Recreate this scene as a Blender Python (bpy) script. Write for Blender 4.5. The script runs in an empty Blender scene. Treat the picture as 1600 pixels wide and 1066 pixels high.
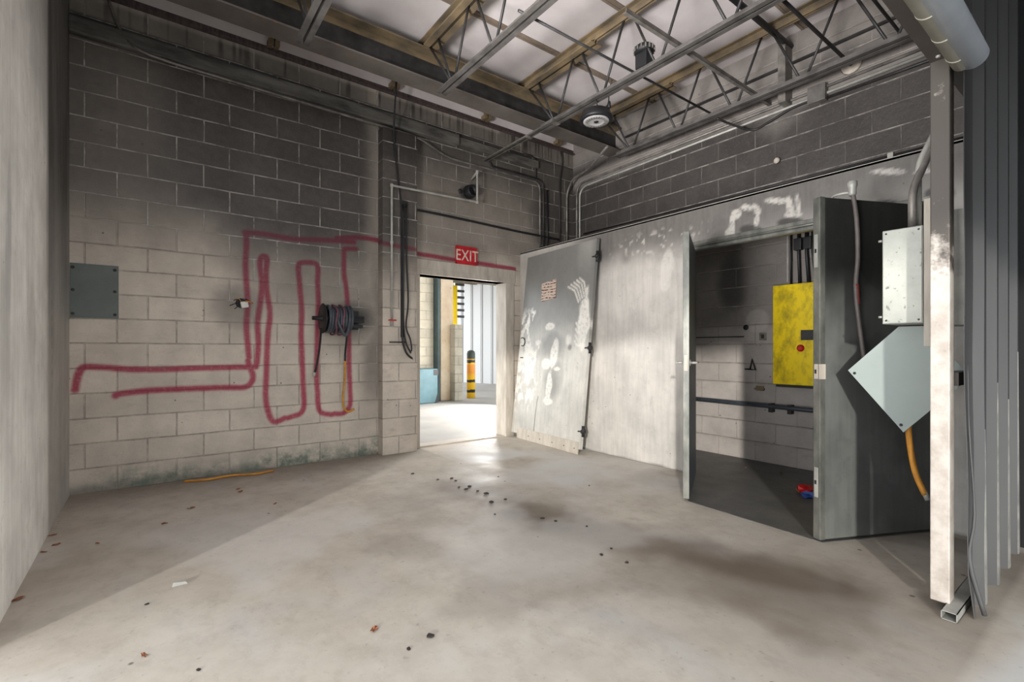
import bpy, bmesh, math, random
import numpy as np
from mathutils import Vector, Matrix
random.seed(7)
SC = bpy.context.scene
COL = SC.collection

# ------------------------------------------------------------------ helpers
def lin(c):
    f = lambda v: v/12.92 if v <= .04045 else ((v+.055)/1.055)**2.4
    return tuple(f(v/255) for v in c)+(1,)

def sstep(a, b, x):
    t = np.clip((x-a)/(b-a), 0, 1)
    return t*t*(3-2*t)

_rng = np.random.default_rng(3)
_tab = _rng.random((256, 256))
def vnoise(x, y):
    xi = np.floor(x).astype(int); yi = np.floor(y).astype(int)
    fx = x-xi; fy = y-yi
    fx = fx*fx*(3-2*fx); fy = fy*fy*(3-2*fy)
    g = lambda i, j: _tab[i % 256, j % 256]
    return (g(xi, yi)*(1-fx)+g(xi+1, yi)*fx)*(1-fy)+(g(xi, yi+1)*(1-fx)+g(xi+1, yi+1)*fx)*fy
def fbm(x, y, o=4):
    s = 0; a = .5; n = 0
    for k in range(o):
        s = s+a*vnoise(x*2**k+17*k, y*2**k+31*k); n += a; a *= .5
    return s/n
def seg_dist(x, y, pts):
    d = np.full(np.shape(x), 9.)
    for (ax, ay), (bx, by) in zip(pts[:-1], pts[1:]):
        vx, vy = bx-ax, by-ay
        L = vx*vx+vy*vy+1e-9
        t = np.clip(((x-ax)*vx+(y-ay)*vy)/L, 0, 1)
        d = np.minimum(d, np.hypot(x-ax-t*vx, y-ay-t*vy))
    return d
def smooth_pts(p, n=4):
    out = []
    P = [p[0]]+list(p)+[p[-1]]
    for i in range(1, len(P)-2):
        a, b, c, d = [np.array(P[i+k], float) for k in (-1, 0, 1, 2)]
        for k in range(n):
            t = k/n
            out.append(tuple(.5*((2*b)+(-a+c)*t+(2*a-5*b+4*c-d)*t*t+(-a+3*b-3*c+d)*t**3)))
    out.append(tuple(float(v) for v in p[-1]))
    return out

class MB:
    """collects geometry in room coordinates, then links it as one mesh object"""
    def __init__(s): s.bm = bmesh.new()
    def box(s, a, b, bevel=0):
        x0, y0, z0 = [min(p, q) for p, q in zip(a, b)]; x1, y1, z1 = [max(p, q) for p, q in zip(a, b)]
        return s.hexa([(x0, y0, z0), (x1, y0, z0), (x1, y1, z0), (x0, y1, z0)], [(x0, y0, z1), (x1, y0, z1), (x1, y1, z1), (x0, y1, z1)], bevel)
    def hexa(s, lo, hi, bevel=0):
        n = len(lo)
        v = [s.bm.verts.new(p) for p in lo]; w = [s.bm.verts.new(p) for p in hi]
        f = [s.bm.faces.new(v[::-1]), s.bm.faces.new(w)]
        for i in range(n):
            f.append(s.bm.faces.new((v[i], v[(i+1) % n], w[(i+1) % n], w[i])))
        if bevel:
            e = list({e for q in f for e in q.edges})
            bmesh.ops.bevel(s.bm, geom=e, offset=bevel, segments=2, affect='EDGES', profile=.6)
        return s
    def obox(s, c, ax, half, bevel=0):
        c = Vector(c); a = [Vector(q).normalized()*h for q, h in zip(ax, half)]
        q = lambda i, j, k: tuple(c+a[0]*i+a[1]*j+a[2]*k)
        return s.hexa([q(-1, -1, -1), q(1, -1, -1), q(1, 1, -1), q(-1, 1, -1)], [q(-1, -1, 1), q(1, -1, 1), q(1, 1, 1), q(-1, 1, 1)], bevel)
    def slab(s, quad, n, t, bevel=0):
        n = Vector(n).normalized()*t
        return s.hexa([tuple(Vector(p)) for p in quad], [tuple(Vector(p)+n) for p in quad], bevel)
    def tube(s, pts, r, seg=8, smooth=0):
        if smooth: pts = smooth_pts(pts, smooth)
        P = [Vector(p) for p in pts]
        rs = r if isinstance(r, (list, tuple)) else [r]*len(P)
        rings = []; up = None
        for i, p in enumerate(P):
            t = (P[min(i+1, len(P)-1)]-P[max(i-1, 0)]).normalized()
            if up is None:
                up = t.orthogonal().normalized()
            up = (up-t*up.dot(t)).normalized(); w = t.cross(up)
            rings.append([s.bm.verts.new(p+(up*math.cos(2*math.pi*k/seg)+w*math.sin(2*math.pi*k/seg))*rs[i]) for k in range(seg)])
        for a, b in zip(rings[:-1], rings[1:]):
            for k in range(seg):
                f = s.bm.faces.new((a[k], a[(k+1) % seg], b[(k+1) % seg], b[k])); f.smooth = seg > 5
        s.bm.faces.new(rings[0][::-1]); s.bm.faces.new(rings[-1])
        return s
    def lathe(s, c, axis, prof, seg=28):
        """prof: list of (distance along axis, radius)"""
        c = Vector(c); t = Vector(axis).normalized(); u = t.orthogonal().normalized(); w = t.cross(u)
        rings = [[s.bm.verts.new(c+t*h+(u*math.cos(2*math.pi*k/seg)+w*math.sin(2*math.pi*k/seg))*max(r, 1e-4)) for k in range(seg)] for h, r in prof]
        for a, b in zip(rings[:-1], rings[1:]):
            for k in range(seg):
                f = s.bm.faces.new((a[k], a[(k+1) % seg], b[(k+1) % seg], b[k])); f.smooth = True
        s.bm.faces.new(rings[0][::-1]); s.bm.faces.new(rings[-1])
        return s
    def build(s, name, mat, parent=None, origin=None):
        bm = s.bm
        bmesh.ops.recalc_face_normals(bm, faces=bm.faces)
        if parent is not None:
            o0 = Vector(parent['_w'])
        elif origin is not None:
            o0 = Vector(origin)
        else:
            xs = [v.co for v in bm.verts]
            o0 = Vector(((min(v.x for v in xs)+max(v.x for v in xs))/2, (min(v.y for v in xs)+max(v.y for v in xs))/2, min(v.z for v in xs)))
        for v in bm.verts: v.co -= o0
        me = bpy.data.meshes.new(name); bm.to_mesh(me); bm.free()
        return link(name, me, mat, parent, o0)

WORLD = {}
def link(name, me, mat, parent=None, o0=None):
    ob = bpy.data.objects.new(name, me); COL.objects.link(ob)
    if mat: me.materials.append(mat)
    if parent is not None:
        ob.parent = parent
    elif o0 is not None:
        ob.location = o0
    ob['_w'] = list(o0) if o0 is not None else [0, 0, 0]
    return ob
def tag(o, label, cat=None, group=None, kind=None):
    if label: o['label'] = label
    if cat: o['category'] = cat
    if group: o['group'] = group
    if kind: o['kind'] = kind
    return o
def thing(name, loc, label, cat, group=None):
    o = bpy.data.objects.new(name, None); COL.objects.link(o)
    o.location = loc; o['_w'] = list(loc); o.empty_display_size = .1
    return tag(o, label, cat, group)
def struct(o): o['kind'] = 'structure'; return o

def grid(name, org, u, v, lu, lv, step, mat, attrs, hole=None, warp=None, extra=None):
    """a finely divided sheet carrying stain attributes; extra() may add plain boxes to the same mesh"""
    nu, nv = max(2, int(lu/step))+1, max(2, int(lv/step))+1
    a, b = np.meshgrid(np.linspace(0, lu, nu), np.linspace(0, lv, nv), indexing='ij')
    u = np.array(u, float); v = np.array(v, float)
    P = np.array(org, float)+a[..., None]*u+b[..., None]*v
    if warp is not None: P = warp(a, b, P)
    idx = np.arange(nu*nv).reshape(nu, nv)
    q = np.stack([idx[:-1, :-1], idx[1:, :-1], idx[1:, 1:], idx[:-1, 1:]], -1).reshape(-1, 4)
    if hole is not None:
        ca = (a[:-1, :-1]+a[1:, 1:])/2; cb = (b[:-1, :-1]+b[1:, 1:])/2
        q = q[~hole(ca, cb).reshape(-1)]
    V = P.reshape(-1, 3).tolist(); F = q.tolist()
    n0 = len(V)
    if extra:
        m = MB(); extra(m); bmesh.ops.recalc_face_normals(m.bm, faces=m.bm.faces)
        m.bm.verts.index_update()
        V += [tuple(w.co) for w in m.bm.verts]
        F += [[w.index+n0 for w in f.verts] for f in m.bm.faces]; m.bm.free()
    me = bpy.data.meshes.new(name); me.from_pydata(V, [], F); me.update()
    for k, fn in attrs.items():
        val = np.zeros(len(V), np.float32); val[:n0] = np.clip(fn(a, b, P), 0, 1).reshape(-1)
        if len(V) > n0 and k == 'soot': val[n0:] = .35
        me.attributes.new(k, 'FLOAT', 'POINT').data.foreach_set('value', val)
    return link(name, me, mat)

# ------------------------------------------------------------------ materials
class NT:
    def __init__(s, name):
        s.m = bpy.data.materials.new(name); s.m.use_nodes = True
        s.t = s.m.node_tree; s.p = s.t.nodes['Principled BSDF']
        s.co = s.t.nodes.new('ShaderNodeTexCoord').outputs['Object']
    def n(s, typ, **kw):
        nd = s.t.nodes.new('ShaderNode'+typ)
        for k, v in kw.items():
            if k.startswith('i_'):
                key = k[2:]; sock = nd.inputs[int(key)] if key.isdigit() else nd.inputs[key]
                s.put(sock, v)
            else: setattr(nd, k, v)
        return nd
    def put(s, sock, v):
        if isinstance(v, bpy.types.NodeSocket): s.t.links.new(v, sock)
        else: sock.default_value = v
    def noise(s, scale, detail=4, rough=.55, stretch=None, vec=None):
        v = vec or s.co
        if stretch: v = s.n('Mapping', i_Vector=v, i_Scale=stretch).outputs[0]
        return s.n('TexNoise', i_Vector=v, i_Scale=scale, i_Detail=detail, i_Roughness=rough).outputs['Fac']
    def ramp(s, f, lo, hi, a=0., b=1.):
        return s.n('MapRange', i_0=f, i_1=lo, i_2=hi, i_3=a, i_4=b).outputs[0]
    def mix(s, f, a, b, mode='MIX'):
        nd = s.t.nodes.new('ShaderNodeMix'); nd.data_type = 'RGBA'; nd.blend_type = mode
        s.put(nd.inputs[0], f); s.put(nd.inputs[6], a); s.put(nd.inputs[7], b)
        return nd.outputs[2]
    def math(s, op, a, b=0., clamp=False):
        nd = s.n('Math', operation=op, use_clamp=clamp); s.put(nd.inputs[0], a); s.put(nd.inputs[1], b)
        return nd.outputs[0]
    def attr(s, name):
        return s.n('Attribute', attribute_name=name).outputs['Fac']
    def bump(s, h, strength=.3, dist=.01, normal=None):
        nd = s.n('Bump', i_Strength=strength, i_Distance=dist, i_Height=h)
        if normal is not None: s.put(nd.inputs['Normal'], normal)
        return nd.outputs[0]
    def out(s, col=None, rough=None, metal=None, normal=None):
        if col is not None: s.put(s.p.inputs['Base Color'], col)
        if rough is not None: s.put(s.p.inputs['Roughness'], rough)
        if metal is not None: s.put(s.p.inputs['Metallic'], metal)
        if normal is not None: s.put(s.p.inputs['Normal'], normal)
        return s.m

def simple(name, c1, c2=None, scale=6, rough=.6, metal=0., lo=.35, hi=.65, bump=.1, stretch=None, speck=None):
    t = NT(name)
    f = t.ramp(t.noise(scale, 5, .6, stretch), lo, hi)
    col = t.mix(f, lin(c1), lin(c2 or c1))
    if speck: col = t.mix(t.ramp(t.noise(scale*6, 3, .6), .62, .7), col, lin(speck))
    return t.out(col, rough, metal, t.bump(t.noise(scale*8, 3), bump, .004) if bump else None)

CLEAN = (216, 204, 189); SOOT = (57, 53, 51)
def soot_col(t, clean, soot=SOOT, amp=.5, clean2=None):
    """clean paint darkened by the smoke stain attribute"""
    a = t.attr('soot')
    n1 = t.noise(1.7, 6, .6); n2 = t.noise(14, 5, .65)
    f = t.math('ADD', a, t.math('MULTIPLY', t.math('MULTIPLY', t.math('ADD', n1, -.5), amp), t.math('MULTIPLY', t.math('SUBTRACT', 1.25, a), t.math('ADD', a, .25))), True)
    f = t.math('ADD', f, t.math('MULTIPLY', t.math('ADD', n2, -.5), .12), True)
    base = t.mix(t.ramp(t.noise(3.1, 5, .6), .38, .66), lin(clean), lin(clean2 or tuple(int(c*.9) for c in clean)))
    return f, base, t.mix(f, base, lin(soot))

def block_mat(name, axis, shift, clean=CLEAN, red=False):
    """painted concrete block, running bond, 16 x 8 inch"""
    t = NT(name)
    sx = t.n('SeparateXYZ', i_0=t.co)
    cb = t.n('CombineXYZ', i_0=t.math('ADD', sx.outputs[axis], shift), i_1=sx.outputs[2], i_2=0.)
    wob = t.n('VectorMath', operation='ADD', i_0=cb.outputs[0]); 
    nz = t.n('TexNoise', i_Vector=t.co, i_Scale=3.); 
    sc = t.n('VectorMath', operation='SCALE', i_0=nz.outputs['Color']); sc.inputs['Scale'].default_value = .012
    t.put(wob.inputs[1], sc.outputs[0])
    br = t.n('TexBrick', i_Vector=wob.outputs[0], i_Scale=1., offset=.5, offset_frequency=2)
    for k, v in (('Mortar Size', .0068), ('Mortar Smooth', .35), ('Bias', 0.), ('Brick Width', .4064), ('Row Height', .2032)):
        br.inputs[k].default_value = v
    br.inputs['Color1'].default_value = (.88, .88, .88, 1); br.inputs['Color2'].default_value = (1, 1, 1, 1)
    br.inputs['Mortar'].default_value = (.9, .9, .9, 1)
    mort = br.outputs['Fac']
    if axis == 1:      # on the side wall the upright joints are nearly filled with paint
        bed = t.math('ABSOLUTE', t.math('SUBTRACT', t.math('FRACT', t.math('ADD', t.math('DIVIDE', sx.outputs[2], .2032), .5)), .5))
        mort = t.math('MAXIMUM', t.ramp(bed, .018, .032, 1., 0.), t.math('MULTIPLY', mort, .3))
    f, base, col = soot_col(t, clean)
    col = t.mix(1., col, br.outputs['Color'], 'MULTIPLY')
    # joints: pale ridges where the soot is thick, thin dark lines where the paint is clean
    broken = t.math('MULTIPLY', t.ramp(t.noise(7, 4, .7), .38, .62, .15, 1.), t.ramp(f, .2, .6, .52, .9))
    jc = t.mix(t.ramp(f, .25, .6), lin((98, 88, 82)), lin((178, 172, 166)))
    col = t.mix(t.math('MULTIPLY', mort, broken), col, jc)
    # little dings and pock marks
    pock = t.ramp(t.n('TexVoronoi', i_Vector=t.co, i_Scale=5.5).outputs['Distance'], .035, .05, 1., 0.)
    col = t.mix(t.math('MULTIPLY', pock, .75), col, lin((70, 62, 58)))
    if red:
        r = t.math('MULTIPLY', t.attr('red'), t.ramp(t.noise(40, 3), .2, .5, .75, 1.))
        col = t.mix(r, col, t.mix(f, lin((158, 36, 70)), lin((86, 24, 40))))
    g = t.attr('moss'); 
    col = t.mix(t.math('MULTIPLY', g, t.ramp(t.noise(9, 5, .7), .35, .6)), col, lin((92, 106, 92)))
    grit = t.noise(70, 4, .7)
    col = t.mix(t.math('MULTIPLY', t.ramp(grit, .56, .7), .35), col, t.mix(f, lin((150, 138, 128)), lin((112, 107, 103))))
    col = t.mix(t.math('MULTIPLY', t.ramp(t.noise(5, 6, .75, (1, 1, 2.5)), .56, .72), .30), col, t.mix(f, lin((128, 114, 104)), lin((34, 32, 31))))
    h = t.math('SUBTRACT', t.math('MULTIPLY', t.noise(30, 5, .6), .45), mort)
    return t.out(col, t.ramp(f, 0, 1, .62, .5), 0., t.bump(h, .8, .010))

M = {}
M['wallA'] = block_mat('painted_block', 0, .2032, red=True)
M['wallB'] = block_mat('painted_block_side', 1, .05, clean=(186, 178, 172))
M['yardblock'] = block_mat('yard_block', 0, .1, clean=(178, 170, 152))

def sheet_mat(name, clean, soot, rough=.45, metal=0., streak=(9, 9, .7), white=(226, 222, 214)):
    t = NT(name)
    f, base, col = soot_col(t, clean, soot)
    st = t.noise(3.2, 5, .6, streak)
    col = t.mix(t.ramp(st, .4, .75, 0., .28), col, lin(tuple(int(c*.62) for c in clean)))
    col = t.mix(t.math('MULTIPLY', t.attr('wipe'), t.ramp(t.noise(26, 5, .7), .34, .52, .45, 1.)), col, lin(white))
    col = t.mix(t.math('MULTIPLY', t.ramp(t.noise(9, 6, .75), .55, .72), .3), col, lin(tuple(int(c*.6) for c in clean)))
    col = t.mix(t.attr('dark'), col, lin((48, 46, 44)))
    pk = t.ramp(t.n('TexVoronoi', i_Vector=t.co, i_Scale=6.).outputs['Distance'], .03, .045, .7, 0.)
    col = t.mix(pk, col, lin((84, 78, 72)))
    return t.out(col, rough, metal, t.bump(t.noise(20, 5, .6), .12, .006))
M['closet'] = sheet_mat('closet_sheet', (212, 207, 200), (84, 80, 77), .5)
M['slabdoor'] = sheet_mat('scorched_door', (206, 203, 195), (108, 108, 106), .38, .1)
M['wallC'] = sheet_mat('smooth_wall', (240, 238, 232), (74, 71, 69), .55, streak=(8, 8, .5))
M['leaf'] = sheet_mat('grey_steel_leaf', (118, 120, 117), (48, 48, 47), .42, .2)

def floor_mat():
    t = NT('concrete_floor')
    a = t.noise(.7, 6, .6); b = t.noise(3.5, 7, .65); c = t.noise(30, 4, .6)
    col = t.mix(t.ramp(a, .35, .65), lin((184, 174, 161)), lin((200, 193, 183)))
    col = t.mix(t.ramp(b, .42, .7, 0., .55), col, lin((160, 150, 138)))
    col = t.mix(t.ramp(t.noise(1.3, 5, .6, (1.6, .7, 1)), .55, .72, 0., .4), col, lin((176, 178, 182)))
    col = t.mix(t.ramp(t.noise(8, 7, .7, (1.3, .8, 1)), .5, .72, 0., .35), col, lin((136, 125, 113)))
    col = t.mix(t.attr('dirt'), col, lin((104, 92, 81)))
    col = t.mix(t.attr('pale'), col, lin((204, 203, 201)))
    col = t.mix(t.ramp(c, .62, .74, 0., .4), col, lin((112, 104, 96)))
    vr = t.n('TexVoronoi', i_Vector=t.co, i_Scale=3.3)
    col = t.mix(t.math('MULTIPLY', t.ramp(vr.outputs['Distance'], .03, .045, 1., 0.), .8), col, lin((78, 70, 64)))
    return t.out(col, t.ramp(b, .3, .7, .46, .66), 0., t.bump(t.math('ADD', t.noise(60, 3), t.math('MULTIPLY', b, .6)), .08, .006))
M['floor'] = floor_mat()
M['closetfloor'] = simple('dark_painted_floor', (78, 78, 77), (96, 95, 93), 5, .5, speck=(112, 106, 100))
M['yard'] = simple('yard_concrete', (168, 164, 158), (152, 149, 145), 1.2, .7)
M['ceil'] = simple('insulation_board', (214, 208, 208), (196, 188, 188), 1.6, .8, bump=.05)
M['batten'] = simple('batten', (140, 126, 112), (110, 98, 86), 6, .7)
M['rust'] = simple('rusty_steel', (138, 120, 92), (88, 80, 68), 3.2, .6, .1, stretch=(1, 1, 2.))
M['beam'] = simple('beam_steel', (124, 118, 112), (104, 98, 94), 2.6, .55, .3, speck=(140, 108, 70))
M['steel'] = simple('dark_steel', (66, 65, 65), (46, 46, 46), 8, .5, .4)
M['chord'] = simple('chord_steel', (122, 119, 116), (84, 81, 79), 5, .5, .4)
M['galv'] = simple('galvanised', (182, 181, 174), (148, 148, 143), 7, .5, .25)
M['greypipe'] = simple('grey_conduit', (138, 133, 127), (92, 89, 86), 8, .45, .3)
M['darkpipe'] = simple('sooty_conduit', (60, 58, 57), (40, 39, 39), 8, .5, .3)
M['black'] = simple('black_rubber', (30, 31, 34), (22, 22, 24), 9, .5)
M['hose'] = simple('blue_black_hose', (78, 84, 92), (52, 57, 64), 12, .45)
M['pink'] = simple('pink_hose', (128, 80, 92), (96, 60, 70), 12, .5)
M['orange'] = simple('orange_hose', (214, 148, 50), (176, 118, 40), 10, .5)
M['yellow'] = simple('yellow_paint', (246, 212, 10), (226, 184, 8), 4, .4, speck=(150, 122, 30))
M['yellowdirty'] = None
def dirty_yellow():
    t = NT('sooty_yellow')
    s = t.ramp(t.noise(5, 6, .7, (1, 1.6, 1.)), .46, .72, 0., .75)
    col = t.mix(s, lin((250, 218, 8)), lin((112, 96, 26)))
    return t.out(col, .4)
M['yellowdirty'] = dirty_yellow()
M['red'] = simple('red_plastic', (200, 34, 30), (160, 22, 26), 8, .4)
M['signred'] = simple('sign_red', (206, 36, 52), (150, 30, 40), 12, .4)
M['signwhite'] = simple('sign_letters', (228, 216, 200), (190, 172, 152), 30, .5)
M['cream'] = simple('cream_paint', (192, 184, 172), (166, 157, 145), 5, .55, stretch=(3, 3, .6))
M['white'] = simple('white_paint', (226, 224, 218), (206, 204, 198), 6, .5)
M['greypanel'] = simple('grey_green_panel', (96, 104, 98), (84, 91, 86), 4, .45)
M['platediamond'] = simple('pale_steel_plate', (158, 168, 164), (142, 153, 149), 1.5, .45, 0., bump=.02)
M['leafedge'] = simple('worn_edge', (128, 128, 121), (86, 88, 84), 9, .4, .4, stretch=(1, 1, .5))
M['leafin'] = simple('blue_grey_leaf', (70, 78, 86), (54, 60, 68), 5, .5)
M['leather'] = simple('dry_leaf', (160, 98, 62), (116, 72, 48), 20, .8)
M['chip'] = simple('dark_chip', (52, 46, 42), (38, 34, 32), 20, .8)
def siding_mat():
    t = NT('sooty_siding')
    z = t.n('SeparateXYZ', i_0=t.co).outputs[2]; n = t.noise(2.4, 5, .6, (2, 2, .4))
    f = t.math('ADD', t.ramp(z, .3, 1.9), t.math('MULTIPLY', t.math('ADD', n, -.5), .5), True)
    return t.out(t.mix(f, lin((80, 80, 80)), lin((36, 35, 35))), .45, .15, t.bump(n, .1, .004))
M['siding'] = siding_mat()
M['sidinglip'] = simple('scraped_siding_edge', (156, 154, 148), (118, 118, 114), 8, .45, .1)
M['darkwall'] = simple('dark_wall', (22, 23, 25), (15, 16, 18), 2, .8)
def white_siding():
    t = NT('white_siding'); d = Vector((4., -10.4, 0)).normalized()
    dp = t.n('VectorMath', operation='DOT_PRODUCT', i_0=t.co, i_1=tuple(d))
    f = t.ramp(t.math('FRACT', t.math('MULTIPLY', dp.outputs['Value'], 2.38)), .90, .94)
    return t.out(t.mix(f, lin((222, 223, 224)), lin((112, 114, 118))), .5)
M['whitesiding'] = white_siding()
M['blue'] = simple('blue_bin', (84, 118, 126), (72, 104, 112), 4, .5)
M['green'] = simple('dark_green_steel', (66, 84, 84), (52, 66, 66), 4, .5)
M['paperburnt'] = None
def paper():
    t = NT('scorched_notice')
    ln = t.n('TexWave', i_Vector=t.co, i_Scale=9., i_Distortion=3., bands_direction='Z')
    f = t.math('MULTIPLY', t.ramp(ln.outputs['Fac'], .45, .6), t.ramp(t.noise(26, 4, .7), .42, .55))
    col = t.mix(f, lin((196, 178, 164)), lin((96, 62, 50)))
    return t.out(col, .7)
M['paperburnt'] = paper()
def post_mat():
    t = NT('peeling_post')
    n = t.noise(9, 6, .65); z = t.n('SeparateXYZ', i_0=t.co).outputs[2]
    f = t.math('ADD', t.ramp(z, 1.35, 1.75), t.math('MULTIPLY', t.math('ADD', n, -.5), 2.2), True)
    col = t.mix(t.ramp(n, .42, .6), lin((200, 192, 183)), lin((176, 166, 157)))
    col = t.mix(t.ramp(f, .3, .75), col, lin((74, 68, 62)))
    return t.out(col, .45, .1, t.bump(n, .2, .004))
M['post'] = post_mat()
M['header'] = simple('brown_grey_steel', (80, 74, 69), (68, 63, 59), 3, .5, .1)
M['curtain'] = simple('door_curtain', (176, 172, 158), (150, 146, 134), 5, .45, .2)
M['hood'] = simple('pale_hood', (178, 182, 186), (156, 160, 166), 3, .35, .4)
def bollard_mat():
    t = NT('striped_bollard')
    z = t.n('SeparateXYZ', i_0=t.co)
    k = t.math('ADD', z.outputs[2], t.math('MULTIPLY', t.noise(7, 3), .08))
    fr = t.math('FRACT', t.math('MULTIPLY', k, 4.2))
    col = t.mix(t.ramp(fr, .7, .74), lin((240, 190, 40)), lin((52, 50, 44)))
    col = t.mix(t.math('MULTIPLY', t.ramp(z.outputs[2], .5, .62), t.ramp(z.outputs[2], .78, .82, 1., 0.)), col, lin((232, 150, 60)))
    col = t.mix(t.ramp(z.outputs[2], .9, .95), col, lin((54, 66, 58)))
    return t.out(col, .5)
M['bollard'] = bollard_mat()
def glassy():
    t = NT('lamp_lens'); return t.out(lin((168, 168, 168)), .12)
M['lens'] = glassy()

# ------------------------------------------------------------------ camera
cam = bpy.data.cameras.new('camera'); co = bpy.data.objects.new('camera', cam); COL.objects.link(co)
cam.sensor_width = 36; cam.lens = 752.5/1600*36; cam.shift_y = 12.6/1600; cam.clip_start = .02
co.location = (.2058, -5.18, 1.166); co.rotation_euler = (math.pi/2, 0, .9249-math.pi/2)
SC.camera = co

# ------------------------------------------------------------------ the room shell
XL, XB, XF, YF = -.30, 5.25, 4.25, -4.66      # left wall, right wall, closet front, opening plane
ZT = 4.06                                      # top of the block walls
ZC = 4.26                                      # underside of the roof boards

# floor
def f_dirt_shade(a, b, P):
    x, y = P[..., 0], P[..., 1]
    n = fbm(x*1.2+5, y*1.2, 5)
    d = .55*sstep(.75, .05, -y+.25*(n-.5))*(x < 2.75)                       # shaded band along the block wall, put into the floor colour
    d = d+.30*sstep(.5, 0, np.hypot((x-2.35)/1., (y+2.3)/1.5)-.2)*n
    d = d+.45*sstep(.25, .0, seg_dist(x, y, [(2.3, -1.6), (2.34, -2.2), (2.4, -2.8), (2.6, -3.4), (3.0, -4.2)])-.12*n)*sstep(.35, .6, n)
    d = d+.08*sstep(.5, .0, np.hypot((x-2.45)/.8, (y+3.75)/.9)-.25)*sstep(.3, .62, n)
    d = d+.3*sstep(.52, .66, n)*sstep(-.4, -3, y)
    d = d+.46*sstep(1.2, 2.6, x+.8*(n-.5))*sstep(-3.0, -4.1, y+.6*(n-.5))*(y > -4.78)*(x < 4.2)*(.6+.8*(n-.3))  # brown tone that paints in the shade just inside the opening
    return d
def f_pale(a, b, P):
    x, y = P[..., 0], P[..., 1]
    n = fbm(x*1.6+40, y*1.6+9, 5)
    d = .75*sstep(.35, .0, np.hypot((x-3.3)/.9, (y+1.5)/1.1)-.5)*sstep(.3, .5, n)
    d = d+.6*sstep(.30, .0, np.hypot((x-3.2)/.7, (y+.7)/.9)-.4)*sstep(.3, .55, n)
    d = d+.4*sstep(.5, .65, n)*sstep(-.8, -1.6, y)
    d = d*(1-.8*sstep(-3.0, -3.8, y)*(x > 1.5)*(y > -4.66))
    d = np.maximum(d, .8*sstep(.02, .14, -y-4.70-.15*(x-2.3)+.06*(n-.5)))  # bright daylight on the apron outside the opening, painted as a pale tone
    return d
fl = grid('floor', (-4, -9, 0), (1, 0, 0), (0, 1, 0), 9.5, 9.2, .03, M['floor'], {'dirt': f_dirt_shade, 'pale': f_pale},
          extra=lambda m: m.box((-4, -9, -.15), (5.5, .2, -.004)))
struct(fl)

# block wall with the door opening
RED = [[(-0.267, 0.839), (-0.255, 0.926), (-0.237, 0.99), (-0.207, 1.021), (-0.09, 1.015), (0.078, 0.995), (0.31, 0.989), (0.605, 0.994), (1.028, 0.994)],
 [(-0.016, 0.776), (0.006, 0.791), (0.172, 0.808), (0.455, 0.811), (0.762, 0.808), (0.926, 0.802), (0.985, 0.841), (1.002, 0.908), (0.976, 0.995), (0.959, 1.052)],
 [(0.968, 1.09), (0.956, 1.224), (0.946, 1.395), (0.956, 1.605), (0.946, 1.795), (0.939, 1.984), (0.946, 2.137), (0.946, 2.27)],
 [(0.934, 2.274), (1.097, 2.282), (1.369, 2.271), (1.66, 2.301), (1.974, 2.322)],
 [(1.793, 2.34), (2.039, 2.381), (2.242, 2.376)],
 [(1.036, 1.032), (1.048, 1.224), (1.041, 1.417), (1.071, 1.669), (1.079, 1.806), (1.062, 1.978), (1.071, 2.047), (1.097, 2.069), (1.123, 2.043), (1.114, 1.906), (1.123, 1.712), (1.15, 1.518), (1.132, 1.323), (1.123, 1.128), (1.118, 0.933), (1.111, 0.739), (1.123, 0.602), (1.159, 0.482), (1.203, 0.449), (1.285, 0.481)],
 [(1.304, 0.479), (1.369, 0.494), (1.435, 0.519), (1.464, 0.598), (1.454, 0.822), (1.444, 1.126), (1.435, 1.329), (1.444, 1.532), (1.429, 1.733), (1.416, 1.894), (1.41, 2.004), (1.444, 2.043), (1.561, 2.051), (1.6, 2.004), (1.596, 1.848), (1.604, 1.642), (1.596, 1.415), (1.59, 1.125), (1.584, 0.919), (1.596, 0.712), (1.604, 0.567), (1.64, 0.502), (1.742, 0.477)],
 [(1.766, 0.484), (1.867, 0.484), (1.93, 0.565), (1.93, 0.737), (1.92, 1.016), (1.92, 1.231), (1.909, 1.553), (1.892, 1.808), (1.867, 1.977), (1.867, 2.191), (1.877, 2.234), (1.995, 2.249)],
 [(2.66, 2.30), (2.719, 2.285), (2.928, 2.28), (3.228, 2.267), (3.548, 2.266), (4.154, 2.249)]]
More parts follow.
